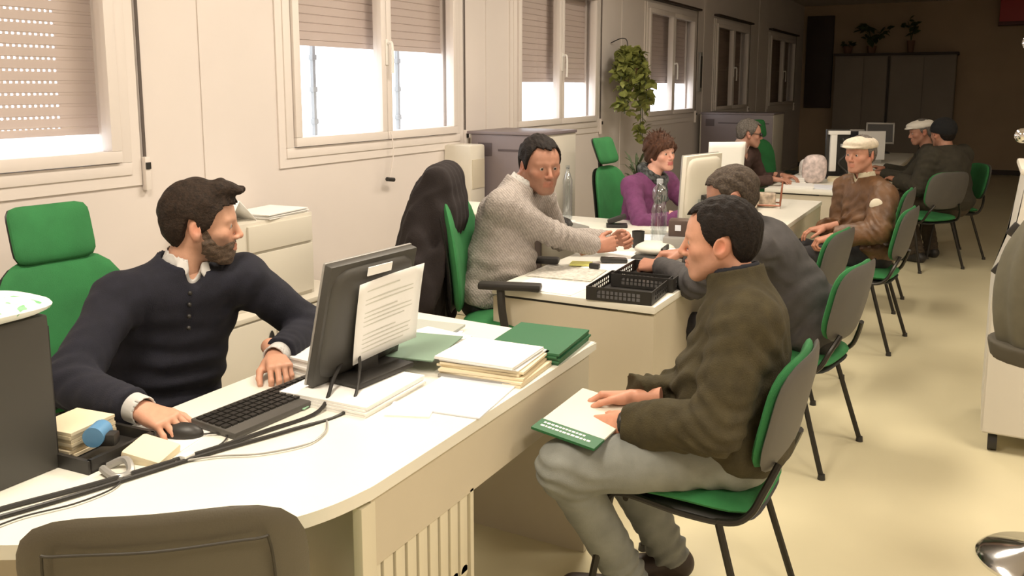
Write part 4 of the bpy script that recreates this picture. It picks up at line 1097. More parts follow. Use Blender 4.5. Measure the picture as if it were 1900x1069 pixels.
def person(label, S):
    """S: joints and looks of one seated person"""
    pel, neck, head = A(*S['pel']), A(*S['neck']), A(*S['head'])
    shR, shL = A(*S['shR']), A(*S['shL'])
    u = nz(neck - pel); lat = shR - shL; lat = nz(lat - u * (lat @ u)); f = np.cross(u, lat)
    ua, fa = S.get('arm', (.29, .26))
    elR, wrR = ik(shR, S['wrR'], ua, fa, S.get('hR', -f * .3 - u + lat * .5)); elL, wrL = ik(shL, S['wrL'], ua, fa, S.get('hL', -f * .3 - u - lat * .5))
    w = S.get('w', 1.0); hb = S.get('res', .004); hc = S.get('cres', .008)
    origin = A(pel[0], pel[1], 0)
    t = empty('person', label, 'person', tuple(origin), 0)
    hM = rotm(*S['look']); hs = S.get('hs', 1.0)
    tone = S.get('tone', (.56, .31, .21))
    # -- continuous body: head and neck, trunk and limbs, hands
    fat = S.get('fat', 0.0)
    g = head_sdf(hb, S.get('sex', 'm'), fat, S.get('nose', 1.0), S.get('ears', True))
    nb = hM.T @ (neck - head) / hs
    g.cap((0, -.022, -.045), nb + A(0, -.005, 0), .052, .058, k=.03)
    V, Q = g.mesh(); V = smooth_v(V, Q, 1, .3)
    cols = [skin_colors(V, tone, S.get('stubble', 0), S.get('sex', 'm'))]
    parts = [(head + (V * hs) @ hM.T, Q)]
    hipR, hipL = pel + lat * .085, pel - lat * .085
    legs = 'knR' in S
    if legs:
        knR, anR = A(*S['knR']), A(*S['anR']); knL, anL = A(*S['knL']), A(*S['anL'])
    allp = [pel, neck, shR, shL, elR, elL, wrR, wrL] + ([knR, knL, anR, anL] if legs else [])
    lo = np.min(allp, 0) - .2; hi = np.max(allp, 0) + .2
    b = SDF(lo, hi, .014)
    b.ell(pel + u * .02, (.14, .10, .10), (lat, f, u), k=.05); c = pel + (neck - pel) * .62; b.ell(c, (.145 * w, .095, .17), (lat, f, u), k=.05)
    b.cap(shR, shL, .045, k=.05); b.cap(neck - u * .05, neck, .05, .048, k=.04)
    for sh, el, wr in ((shR, elR, wrR), (shL, elL, wrL)): b.cap(sh, el, .042, .036, k=.03); b.cap(el, wr, .034, .024, k=.02)
    if legs:
        for hp, kn, an in ((hipR, knR, anR), (hipL, knL, anL)): b.cap(hp, kn, .072, .048, k=.04); b.cap(kn, an, .048, .034, k=.03)
    V, Q = b.mesh(); V = smooth_v(V, Q, 1); parts.append((V, Q)); cols.append(np.tile(np.array(tone), (len(V), 1)))
    hh = S.get('hres', .003)
    for side, wr, el in (('R', wrR, elR), ('L', wrL, elL)):
        hp = S.get('hand' + side, {})
        if hp is None: continue
        d = hp.get('d', wr - el); n = hp.get('n', (0, 0, 1))
        VQ = hand_mesh(hh, side, hp.get('curl', (25, 30, 20)), hp.get('spread', 4), hp.get('thumb', (.5, .5)), hp.get('fc'))
        sc = S.get('handscale', .95)
        Vw, Qw = place_hand(VQ, wr + nz(wr - el) * .012, d, n, side, sc); parts.append((Vw, Qw))
        cc = np.tile(np.array(tone) * A(1.0, .93, .9), (len(Vw), 1)); cols.append(cc)
    V, Q = merge(parts); obj_np('body', V, Q, M_SKIN, t, origin, np.concatenate(cols))
    W = lambda L: head + (L * hs) @ hM.T     # head space to world
    # eyes
    if S.get('eyes', True):
        for s in (-1, 1):
            m = MB(); q = bmesh.ops.create_uvsphere(m.bm, u_segments=16, v_segments=12, radius=.0112)
            R = Matrix([list(r) for r in hM]).to_4x4()
            m._m(q['verts'], Matrix.Translation(W(A(s * .031, .0772, -.001)) - origin) @ R @ Matrix.Rotation(math.radians(-90), 4, 'X') @ Matrix.Diagonal((hs, hs, hs, 1)))
            o = m.build('eye', M_EYE, t); o.data.materials.append(M_IRIS)
            c0 = Vector(W(A(s * .031 + S.get('gaze', 0) * .01, .0885, -.001)) - origin)
            for p in o.data.polygons:
                if (p.center - c0).length < .0066: p.material_index = 1
    hm = S.get('hairmat', mat('hair_dark', (.010, .0065, .005), .75, var=.5, scale=90, bump=.5, bscale=160, spec=.25))
    for s in (-1, 1):
        if S.get('brows', True):
            m = MB(); m.tube([Vector(W(A(s * .048, .070, .018)) - origin), Vector(W(A(s * .034, .0845, .0235)) - origin), Vector(W(A(s * .014, .0925, .0195)) - origin)], lambda q: .0036 * (1 - .5 * abs(q - .6)), n=6)
            m.build('eyebrow', S.get('browmat', hm), t)
    if S.get('hair'):
        st, th, rough, top_ = S['hair']; V, Q = hair_mesh(max(hb * .9, .003), st, th, rough, top=top_, seed=S.get('seed', 1), quiff=S.get('quiff', 0)); obj_np('hair', W(V), Q, hm, t, origin)
    if S.get('beard'):
        V, Q = beard_mesh(max(hb * .9, .003), S['beard']); obj_np('beard', W(V), Q, S.get('beardmat', hm), t, origin)
    # -- upper garment
    cg = S.get('cloth', .010); lo = np.min([pel, neck, shR, shL, elR, elL, wrR, wrL], 0) - .2; hi = np.max([pel, neck, shR, shL, elR, elL, wrR, wrL], 0) + .2
    g = SDF(lo, hi, hc); bel = S.get('belly', 0.0)
    sp = S.get('slouch', .02)
    g.ell(pel + u * .03, (.168 * w + cg, .125 + cg + bel * .5, .12), (lat, f, u), k=.06)
    g.ell(pel + (neck - pel) * .36 + f * (bel * .6 - sp * .5), (.160 * w + cg, .112 + cg + bel, .17), (lat, f, u), k=.07)
    g.ell(pel + (neck - pel) * .70 - f * sp, (.172 * w + cg, .108 + cg, .165), (lat, f, u), k=.06)
    g.cap(shR - lat * .01, shL + lat * .01, .058 + cg * .8, k=.05)
    for s_, sh in ((1, shR), (-1, shL)): g.cap(sh, neck - u * .02 + lat * s_ * .04, .050 + cg * .6, .044 + cg * .5, k=.035)
    sr = S.get('sleeve', 1.0)
    for sh, el, wr in ((shR, elR, wrR), (shL, elL, wrL)):
        g.cap(sh, el, (.054 + cg) * sr, (.043 + cg) * sr, k=.032); g.capcut(el, wr + nz(wr - el) * .02, (.042 + cg) * sr, (.029 + cg) * sr, .02, wr - nz(wr - el) * S.get('cuff', .005), wr - el)
    if S.get('cuffroll'):
        for el, wr in ((elR, wrR), (elL, wrL)): g.capcut(wr - nz(wr - el) * .05, wr + nz(wr - el) * .02, .034 + cg, .034 + cg, .008, wr - nz(wr - el) * S.get('cuff', .005), wr - el)
    amp = S.get('fold', .004)
    g.warp(crumple(S.get('seed', 1), .16, amp * 1.6, 4)); g.warp(crumple(S.get('seed', 1) + 7, .075, amp * .6, 4))
    for sh, el, wr in ((shR, elR, wrR), (shL, elL, wrL)):
        g.warp(foldring(el, wr - sh, .042, amp * 1.5, .09, 1)); g.warp(foldring(sh - u * .06, el - sh, .06, amp * 1.2, .10, 2)); g.warp(foldring(wr - nz(wr - el) * .05, wr - el, .03, amp * .9, .06, 3))
    g.warp(foldring(pel + (neck - pel) * .25 + f * .1, u, .07, amp * 2, .2, 2))
    if S.get('collar'):   # stand collar
        ch, cr, cth = S['collar']; nd = nz(head - neck + u * .12)
        g.cap(neck - nd * .04, neck + nd * ch, cr + .012, cr + .004, k=.02); g.cut(neck + nd * (ch - .012), nd, neck + nd * ch, .12)
        g.cap(neck + nd * (ch - .035), neck + nd * (ch + .08), cr - cth, cr - cth + .01, k=.004, op='s')
        if S.get('vneck'): g.ell(neck + f * (cr + .01) + nd * (ch + .0), (.030, .05, .06), (lat, f, u), k=.01, op='s')
    else:
        g.cap(neck - u * .005, neck + u * .12, .061, .075, k=.012, op='s')
        if S.get('vneck'): g.ell(neck + f * .085 - u * .01, (S['vneck'], .06, S['vneck'] * 1.9), (lat, f, u), k=.012, op='s')
    hem = S.get('hem')
    if hem is not None: g.cut(pel + A(0, 0, hem), -u)
    V, Q = g.mesh(); V = smooth_v(V, Q, 1, .35)
    gar = obj_np(S.get('topname', 'sweater'), V, Q, S['topmat'], t, origin)
    # -- shirt collar, cuffs
    if S.get('shirt'):
        sm = S['shirt']; nd = nz(head - neck + u * .10)
        g = SDF(neck - .16, neck + .17, min(hc, .005))
        g.cap(neck - nd * .06, neck + nd * .055, .074, .064, k=.01)
        for s_ in (1, -1):
            if not S.get('tabs'): continue
            dn = nz(-nd * .75 + lat * s_ * .5 + f * .45); nn = nz(f + nd * .6 + lat * s_ * .35); sd_ = nz(np.cross(dn, nn)); nn = np.cross(sd_, dn)
            g.ell(neck + nd * .030 + f * .062 + lat * s_ * .030, (.036, .022, .007), (dn, sd_, nn), k=.008)
        g.cut(neck + nd * .052, nd, neck + nd * .05, .15); g.cap(neck - nd * .02, neck + nd * .11, .057, .064, k=.004, op='s')
        g.ell(neck + f * .085 + nd * .045, (.018, .06, .055), (lat, f, nd), k=.008, op='s')
        V, Q = g.mesh(); V = smooth_v(V, Q, 1); obj_np('shirt_collar', V, Q, sm, t, origin)
        if S.get('shirtcuff'):
            for side, el, wr in (('R', elR, wrR), ('L', elL, wrL)):
                if side not in S['shirtcuff']: continue
                g = SDF(wr - .08, wr + .09, .005); d = nz(wr - el); g.cap(wr - d * .04, wr + d * .03, .038, .037, k=.01); g.cut(wr + d * .022, d); g.cap(wr + d * .0, wr + d * .08, .031, .034, k=.003, op='s')
                V, Q = g.mesh(); obj_np('shirt_cuff', V, Q, sm, t, origin)
    # -- trousers and shoes
    if legs:
        pts = [hipR, hipL, knR, knL, anR, anL]; g = SDF(np.min(pts, 0) - .17, np.max(pts, 0) + .17, hc); lw = S.get('legw', 1.0)
        g.ell(pel - u * .0, (.160, .125, .12), (lat, f, u), k=.05)
        for hp, kn, an in ((hipR, knR, anR), (hipL, knL, anL)):
            g.cap(hp, kn, .088 * lw, .068 * lw, k=.035); g.cap(kn, an, .064 * lw, .056 * lw, k=.02); g.ell(kn, (.070 * lw,) * 3, k=.02)
        a2 = S.get('legfold', .004)
        g.warp(crumple(S.get('seed', 1) + 3, .13, a2 * 1.2, 4))
        for hp, kn, an in ((hipR, knR, anR), (hipL, knL, anL)):
            g.warp(foldring(kn - nz(an - hp) * 0, an - hp, .045, a2 * 1.6, .10, 2)); g.warp(foldring(an, kn - an, .05, a2 * 2.0, .13, 1)); g.warp(foldring(hp + (kn - hp) * .15, kn - hp, .07, a2 * 1.5, .12, 1))
            g.cut(an - nz(an - kn) * -.02, an - kn, an, .10)
        V, Q = g.mesh(); V = smooth_v(V, Q, 1, .35); obj_np('trousers', V, Q, S['legmat'], t, origin)
        for an, tz in ((anR, S['toeR']), (anL, S['toeL'])):
            d = nz(A(tz[0], tz[1], 0)); z0 = an[2] - .085 if 'floorz' not in S else S['floorz']
            hx = A(an[0], an[1], 0) - d * .035; g = SDF(hx + A(-.3, -.3, z0 - .02), hx + A(.3, .3, z0 + .2), .007)
            sd = np.cross([0, 0, 1], d)
            g.cap(hx + A(0, 0, z0 + .045), an + A(0, 0, .0), .042, .045, k=.02); g.cap(hx + A(0, 0, z0 + .038), hx + d * .20 + A(0, 0, z0 + .03), .042, .040, k=.03)
            g.ell(hx + d * .17 + A(0, 0, z0 + .028), (.075, .048, .032), (d, sd, A(0, 0, 1)), k=.02); g.cut(A(0, 0, z0), A(0, 0, -1)); g.cut(an + A(0, 0, .03), A(0, 0, 1))
            V, Q = g.mesh(); V = smooth_v(V, Q, 1, .3); obj_np('shoe', V, Q, S.get('shoemat', M_BLACKPL), t, origin)
    return t, dict(W=W, origin=origin, hM=hM, head=head, f=f, u=u, lat=lat, wrR=wrR, wrL=wrL, elR=elR, elL=elL, neck=neck, hs=hs, gar=gar, pel=pel)
def sdf_part(name, g, m, t, origin, sm=1):
    V, Q = g.mesh(); return obj_np(name, smooth_v(V, Q, sm, .35), Q, m, t, origin)
def shifted(S, v):
    out = dict(S)
    for k, q in S.items():
        if k in ('pel', 'neck', 'head', 'shR', 'shL', 'wrR', 'wrL', 'knR', 'knL', 'anR', 'anL'): out[k] = (q[0] + v[0], q[1] + v[1], q[2] + (v[2] if len(v) > 2 and k not in ('anR', 'anL') else 0))
    return out
H_DARK = mat('hair_dark', (.010, .0065, .005), .75, var=.5, scale=90, bump=.5, bscale=160, spec=.25)
H_BROWN = mat('hair_brown', (.022, .013, .008), .75, var=.5, scale=90, bump=.5, bscale=160, spec=.25)
H_GREY = mat('hair_grey', (.13, .115, .10), .75, spec=.25, var=.5, scale=120, bump=.4, bscale=220)
H_GREYD = mat('hair_salt', (.060, .045, .034), .75, spec=.25, var=.5, scale=120, bump=.4, bscale=220)
H_AUB = mat('hair_auburn', (.065, .027, .014), .7, spec=.3, var=.4, scale=70, bump=.5, bscale=180)
H_BEARD = mat('beard_brown', (.085, .055, .035), .7, var=.4, scale=120, bump=.4, bscale=300)
M_NAVY = mat('navy_knit', (.0095, .010, .019), .9, var=.2, scale=30, bump=.25, bscale=350)
M_SHIRT = mat('shirt_white', (.58, .57, .55), .8)
M_GKNIT = mat('grey_knit', (.33, .295, .27), .95, var=.12, scale=60, bump=.6, bscale=120, wave=(34, 'DIAGONAL', .16, 3.0))
M_PURP = mat('purple_cardigan', (.15, .04, .12), .9, var=.15, scale=30, bump=.3, bscale=200)
M_OLIVE = mat('olive_fleece', (.050, .040, .017), .95, var=.22, scale=26, bump=.35, bscale=260)
M_JEANS = mat('blue_grey_denim', (.215, .225, .205), .85, var=.14, scale=14, bump=.2, bscale=400)
M_DGREY = mat('dark_grey_jacket', (.048, .044, .044), .85, var=.15, scale=20, bump=.15, bscale=200)
M_BRNJ = mat('brown_leather_jacket', (.115, .055, .022), .5, var=.35, scale=12, bump=.25, bscale=60)
M_BRNC = mat('dark_brown_cardigan', (.055, .028, .022), .9, var=.2, scale=30)
M_DTROU = mat('dark_trousers', (.022, .020, .022), .85, var=.2, scale=20)
M_BTROU = mat('brown_trousers', (.055, .04, .025), .85, var=.2, scale=20)
M_CAPM = mat('cap_tweed', (.62, .55, .44), .85, var=.12, scale=60)
M_CAPW = mat('cap_white', (.72, .68, .60), .8)
M_WOOL = mat('black_wool', (.008, .008, .009), .95, bump=.5, bscale=150)
M_COAT = mat('dark_olive_coat', (.035, .03, .019), .9, var=.2, scale=20)
M_SHOE = mat('shoe_brown', (.035, .022, .016), .5)

# man in the navy sweater
p1, q1 = person('bearded man in a navy sweater behind the front desk, one hand on the mouse', dict(
    pel=(-2.24, 1.78, .56), neck=(-2.10, 1.80, 1.055), head=(-2.05, 1.835, 1.193), look=(42, -4, 0),
    shR=(-2.16, 1.615, .995), shL=(-2.015, 1.955, 1.005), wrR=(-1.825, 1.40, .797), wrL=(-1.835, 1.90, .795),
    hR=(-.35, -.9, -.6), hL=(-.15, .9, -.15), handR=dict(d=(1, .12, -.22), n=(.15, -.1, 1), curl=(32, 28, 16), spread=7, thumb=(.6, .3)),
    handL=dict(d=(.8, -.6, -.1), n=(0, 0, 1), curl=(45, 60, 40)),
    hair=('short', .013, .0016, .006), quiff=.055, beard=.0025, beardmat=H_BEARD, hairmat=H_BROWN, stubble=.6, tone=(.60, .34, .235), res=.0035, hres=.0025, cres=.007, w=1.08,
    topmat=M_NAVY, topname='sweater', collar=(.040, .080, .010), vneck=True, fold=.004, shirt=M_SHIRT, shirtcuff='RL', tabs=True, cloth=.016, sleeve=1.06, cuff=.02,
    knR=(-1.80, 1.66, .52), anR=(-1.75, 1.62, .09), knL=(-1.78, 1.92, .52), anL=(-1.74, 1.95, .09), toeR=(1, 0), toeL=(1, 0), legmat=M_DTROU, seed=4))
def tuft(q, t, n, m, rg, L=.022, seed=1):
    r = np.random.RandomState(seed); b = MB()
    for _ in range(n):
        x, y, z, dx, dy, dz = rg(r); p = A(x, y, z); d = nz((dx, dy, dz)) * L * r.uniform(.6, 1.2)
        P = [Vector(q['W'](p) - q['origin']), Vector(q['W'](p + d * .6) - q['origin']), Vector(q['W'](p + d + A(0, .2, -.2) * L * .3) - q['origin'])]
        b.tube(P, lambda s: .0042 * (1 - s * .75), n=5)
    return b.build('hair_tuft', m, t)
# sweater placket with buttons
m = MB()
nk, f_, u_, l_ = q1['neck'], q1['f'], q1['u'], q1['lat']
for k in range(4):
    c = nk + f_ * (.100 + .012 * k) - u_ * (.035 + .032 * k) + l_ * .01; m.sph(Vector(c - q1['origin']), .007, 10)
m.build('button', M_BLACKPL, p1, label='dark buttons down the sweater neck')['kind'] = 'stuff'

# man in grey knit
p2, q2 = person('man in a light grey knit cardigan with clasped hands on the second desk', dict(
    pel=(-2.02, 3.50, .60), neck=(-1.905, 3.60, 1.13), head=(-1.825, 3.65, 1.235), look=(-38, -6, 0), hs=1.06,
    shR=(-1.90, 3.42, 1.065), shL=(-1.90, 3.80, 1.065), wrR=(-1.615, 3.90, .815), wrL=(-1.64, 4.10, .825), arm=(.31, .27),
    hR=(.05, -.8, -1), hL=(-.2, .6, -.8), handR=dict(d=(.75, .75, .15), n=(.6, -.7, .25), curl=(50, 60, 30), thumb=(.5, .5)), handL=dict(d=(.9, -.1, .15), n=(.1, .9, .3), curl=(50, 60, 30), thumb=(.5, .5)),
    hair=('recede', .012, .0022, .006), hairmat=H_DARK, stubble=.35, tone=(.40, .20, .135), fat=.005, res=.0045, hres=.0035, cres=.008, w=1.08,
    topmat=M_GKNIT, topname='cardigan', collar=(.04, .078, .011), vneck=True, fold=.0045, shirt=M_SHIRT, cloth=.018, belly=.03, hem=-.02,
    knR=(-1.56, 3.55, .54), anR=(-1.52, 3.5, .09), knL=(-1.56, 3.80, .54), anL=(-1.52, 3.85, .09), toeR=(1, 0), toeL=(1, 0), legmat=M_DTROU, seed=11))

# woman in purple
p3, q3 = person('woman with short auburn hair, purple cardigan and dark patterned scarf', dict(
    pel=(-2.0, 5.42, .52), neck=(-1.91, 5.48, 1.02), head=(-1.87, 5.51, 1.165), look=(-28, 2, 6), hs=.95, sex='f',
    shR=(-1.99, 5.30, .955), shL=(-1.86, 5.64, .955), wrR=(-1.62, 5.20, .80), wrL=(-1.58, 5.5, .80), hR=(-.4, -.7, -.8), hL=(.2, .7, -.6),
    handR=dict(d=(1, .3, -.1), n=(0, 0, 1)), handL=dict(d=(1, -.2, -.1), n=(0, 0, 1)),
    hair=('fringe', .022, .005, .012), hairmat=H_AUB, tone=(.66, .36, .27), res=.005, hres=.004, cres=.010, w=.92, topmat=M_PURP, topname='cardigan', fold=.004, cloth=.012, vneck=.03, seed=21))
tuft(q3, p3, 60, H_AUB, lambda r: (lambda a, e: (.085 * math.cos(a) * math.cos(e), -.02 + .095 * math.sin(a) * math.cos(e), .05 + .085 * math.sin(e), math.cos(a), math.sin(a) - .5, .5 + math.sin(e)))(r.uniform(0, 6.28), r.uniform(.1, 1.5)), .045, 3)
# scarf
def scarf(q, t, m):
    g = SDF(q['neck'] - .2, q['neck'] + .17, .008); nk = q['neck']; f, u, l = q['f'], q['u'], q['lat']
    for k in range(14):
        a0, a1 = 2 * PI * k / 14, 2 * PI * (k + 1) / 14
        P = lambda a: nk + u * (.012 - .03 * math.cos(a) - .005) + f * math.cos(a) * .075 + l * math.sin(a) * .085
        g.cap(P(a0), P(a1), .030, k=.015)
    g.cap(nk + f * .09 - u * .03, nk + f * .12 - u * .15 + l * .03, .028, .024, k=.02); g.cap(nk + f * .09 - u * .03, nk + f * .11 - u * .13 - l * .05, .026, .02, k=.02)
    g.warp(crumple(31, .05, .008, 5)); return sdf_part('scarf', g, m, t, q['origin'])
scarf(q3, p3, mat('scarf_print', (.06, .065, .065), .9, var=1.0, scale=44))

# man with dark glasses
p4, q4 = person('grey haired man in dark glasses and brown cardigan behind the crowded desk', dict(
    pel=(-2.02, 7.82, .52), neck=(-1.92, 7.86, 1.065), head=(-1.86, 7.91, 1.18), look=(18, -5, 0),
    shR=(-1.98, 7.69, .985), shL=(-1.86, 8.03, .985), wrR=(-1.60, 7.72, .80), wrL=(-1.58, 8.05, .80), hR=(-.2, -.6, -.8), hL=(0, .6, -.8),
    handR=dict(d=(1, .1, -.05)), handL=dict(d=(1, -.2, -.05)),
    hair=('recede', .012, .003, .004), hairmat=H_GREY, tone=(.42, .22, .155), res=.006, hres=.005, cres=.011, topmat=M_BRNC, topname='cardigan', fold=.004, cloth=.014, shirt=mat('shirt_pink', (.42, .30, .25), .8), vneck=.05, seed=31))
m = MB()
for s in (-1, 1):
    m.sph(Vector(q4['W'](A(s * .032, .097, 0)) - q4['origin']), (.016, .016, .016), 10)
    m.tube([Vector(q4['W'](A(s * .045, .093, .004)) - q4['origin']), Vector(q4['W'](A(s * .082, .03, .006)) - q4['origin']), Vector(q4['W'](A(s * .086, -.01, -.002)) - q4['origin'])], .0028, n=6)
m.tube([Vector(q4['W'](A(-.018, .103, .004)) - q4['origin']), Vector(q4['W'](A(.018, .103, .004)) - q4['origin'])], .0028, smooth=False)
o = m.build('dark_glasses', M_BLACKPL, p4)

# man leaning in dark grey jacket
p5, q5 = person('man in a dark grey jacket leaning over the second desk behind the olive fleece', dict(
    pel=(-.60, 3.90, .56), neck=(-.89, 3.79, 1.00), head=(-.955, 3.765, 1.13), look=(195, -14, 0), hs=1.04,
    shR=(-.87, 3.98, .93), shL=(-.80, 3.61, .93), wrR=(-1.25, 4.04, .80), wrL=(-1.265, 3.74, .79), hR=(.2, .8, -.6), hL=(.3, -.8, -.5), arm=(.30, .27),
    handL=dict(d=(-.95, .25, -.08), n=(-.1, -.5, .8), curl=(50, 65, 40), thumb=(.5, .6)), handR=dict(d=(-1, -.2, -.1), curl=(50, 60, 30)),
    hair=('short', .010, .002, .0), hairmat=H_GREYD, tone=(.42, .215, .15), fat=.006, stubble=.3, res=.0045, hres=.0035, cres=.008, w=1.12, topmat=M_DGREY, topname='jacket', collar=(.035, .074, .010), fold=.006, cloth=.022, belly=.03, hem=-.10,
    knR=(-1.08, 4.05, .52), anR=(-1.02, 4.08, .09), knL=(-1.08, 3.74, .52), anL=(-1.0, 3.72, .09), toeR=(-1, .1), toeL=(-1, 0), legmat=M_DTROU, seed=41))

# front man in olive fleece
p6, q6 = person('man in an olive fleece and pale jeans holding a booklet in his lap', shifted(dict(
    pel=(-.635, 2.435, .565), neck=(-.655, 2.495, 1.035), head=(-.715, 2.500, 1.162), look=(192, -4, 0),
    shR=(-.685, 2.66, .955), shL=(-.585, 2.335, .965), wrR=(-.915, 2.36, .688), wrL=(-.885, 2.215, .662), arm=(.30, .26),
    hR=(.6, .6, -.7), hL=(.75, -.45, -.5), handL=dict(d=(-.92, -.05, -.35), n=(-.1, -.75, .6), curl=(38, 45, 30), thumb=(.3, .6)), handR=dict(d=(-.9, -.1, -.15), n=(.1, .5, .8), curl=(30, 40, 25), thumb=(.4, .5)),
    hair=('recede', .012, .0016, .002), hairmat=H_DARK, tone=(.60, .31, .21), stubble=.25, fat=.004, nose=1.1, res=.003, hres=.0025, cres=.0065, w=1.12, topmat=M_OLIVE, topname='fleece_jacket', collar=(.060, .080, .010), fold=.006, cloth=.026, belly=.035, sleeve=1.12, cuffroll=True, hem=-.12,
    knR=(-1.02, 2.36, .565), anR=(-.86, 2.56, .10), knL=(-1.025, 2.10, .545), anL=(-.93, 2.36, .10), toeR=(-.8, -.5), toeL=(-1, -.35), legmat=M_JEANS, shoemat=M_SHOE, legw=1.12, legfold=.004, seed=51), (.045, .024, -.01)))
# side seam of the jeans
hipL = q6['pel'] - q6['lat'] * .085
m = MB(); kn = A(-.98, 2.124, .535); d = kn - hipL
P = []
# dark inner collar of the fleece
g = SDF(q6['neck'] - .14, q6['neck'] + .17, .006); nd = nz(q6['head'] - q6['neck'] + q6['u'] * .12)
g.cap(q6['neck'] - nd * .01, q6['neck'] + nd * .040, .074, .074, k=.01); g.cut(q6['neck'] + nd * .058, nd); g.cut(q6['neck'] - nd * .0, -nd); g.cap(q6['neck'] - nd * .05, q6['neck'] + nd * .12, .060, .064, k=.004, op='s')
sdf_part('inner_collar', g, mat('navy_lining', (.012, .013, .02), .9), p6, q6['origin'])
# leaflet in his hands
lf = empty('leaflet', 'white booklet with a dark green band, held in the lap of the man in olive', 'booklet', (-1.0, 2.20, .635))
Mx = Matrix(((0, 0, 0), (0, 0, 0), (0, 0, 0)))
ax = nz(A(-.10, -.97, -.10)); ay = nz(A(.93, -.08, -.08)); ay = nz(ay - ax * (ay @ ax)); az = np.cross(ay, ax)
lf.matrix_world = Matrix(((ay[0], -ax[0], az[0] * -1 * -1, -.96), (ay[1], -ax[1], az[1], 2.239), (ay[2], -ax[2], az[2], .648), (0, 0, 0, 1)))
MB().box((0, .0, 0), (.20, .29, .006), bevel=.001).build('booklet_pages', mat('booklet_white', (.72, .70, .60), .6), lf)
bd = MB().box((0, -.118, .0), (.203, .060, .0075)).build('green_band', mat('band_green', (.015, .12, .04), .5), lf)
m = MB()
for r_, w_ in ((-.104, .13), (-.122, .15)):
    x = -.085
    rnd = random.Random(int(w_ * 100))
    while x < -.085 + w_:
        s_ = rnd.uniform(.006, .012); m.box((x + s_ / 2, r_, .0040), (s_, .008, .0008)); m.box((x + s_ / 2, r_, -.0040), (s_, .008, .0008)); x += s_ + .003
m.build('band_lettering', M_PAPER, bd)['kind'] = 'stuff'
# watch
g = SDF(q6['wrL'] - .06, q6['wrL'] + .06, .004); d = nz(q6['wrL'] - q6['elL']); g.cap(q6['wrL'] + d * .004, q6['wrL'] + d * .012, .034, k=.005); g.cut(q6['wrL'] + d * .016, d); g.cut(q6['wrL'] - d * .0, -d)
sdf_part('wrist_watch', g, M_BLACKPL, p6, q6['origin'])

def flat_cap(q, t, m, tilt=8):
    g = SDF((-.14, -.16, .0), (.14, .19, .17), .005)
    g.ell((0, -.015, .060), (.092, .118, .056), k=.02); g.ell((0, .045, .075), (.085, .078, .030), k=.02)
    g.ell((0, .085, .052), (.070, .058, .011), k=.012); g.cap((-.06, .05, .055), (.06, .05, .055), .02, k=.02)
    g.limit(lambda x, y, z: (.038 + .06 * (y + .05) ** 2 - z) * .9 + 0 * x); g.warp(crumple(8, .06, .003, 4))
    V, Q = g.mesh(); V = smooth_v(V, Q, 1); return obj_np('flat_cap', q['W'](V), Q, m, t, q['origin'])
# man in brown jacket and cap
p7, q7 = person('older man in a cream flat cap and brown leather jacket', shifted(dict(
    pel=(-.66, 6.02, .52), neck=(-.72, 6.14, 1.0), head=(-.755, 6.12, 1.165), look=(-118, -3, 0), hs=.98,
    shR=(-.84, 6.27, .925), shL=(-.60, 5.99, .925), wrR=(-.93, 5.98, .69), wrL=(-.84, 5.74, .675), hR=(.2, .8, -.6), hL=(.9, -.5, -.5),
    handR=dict(d=(-.9, -.4, -.2)), handL=dict(d=(-.9, -.3, -.3), curl=(45, 60, 40)),
    hair=('side', .008, .002, .0), hairmat=H_GREY, browmat=H_GREY, tone=(.50, .25, .17), fat=.004, stubble=.1, res=.005, hres=.004, cres=.009, w=1.05, topmat=M_BRNJ, topname='jacket', collar=(.03, .076, .010), vneck=True, fold=.007, cloth=.026, belly=.02, sleeve=1.12, hem=-.06, shirt=mat('scarf_cream', (.50, .45, .32), .9),
    knR=(-1.06, 6.02, .53), anR=(-1.0, 6.1, .09), knL=(-1.05, 5.80, .52), anL=(-.98, 5.75, .09), toeR=(-1, 0), toeL=(-1, -.2), legmat=M_DTROU, seed=61), (.055, -.12, .005)))
flat_cap(q7, p7, M_CAPM)
c = q7['elL'] * .35 + A(-.545, 5.87, .93) * .65; out = nz(A(-.25, -1, .25))
m = MB(); m.sph(Vector(c + out * .078 - q7['origin']), (.040, .020, .044), 16); m.build('sleeve_badge', mat('badge_cream', (.66, .60, .48), .7), p7)
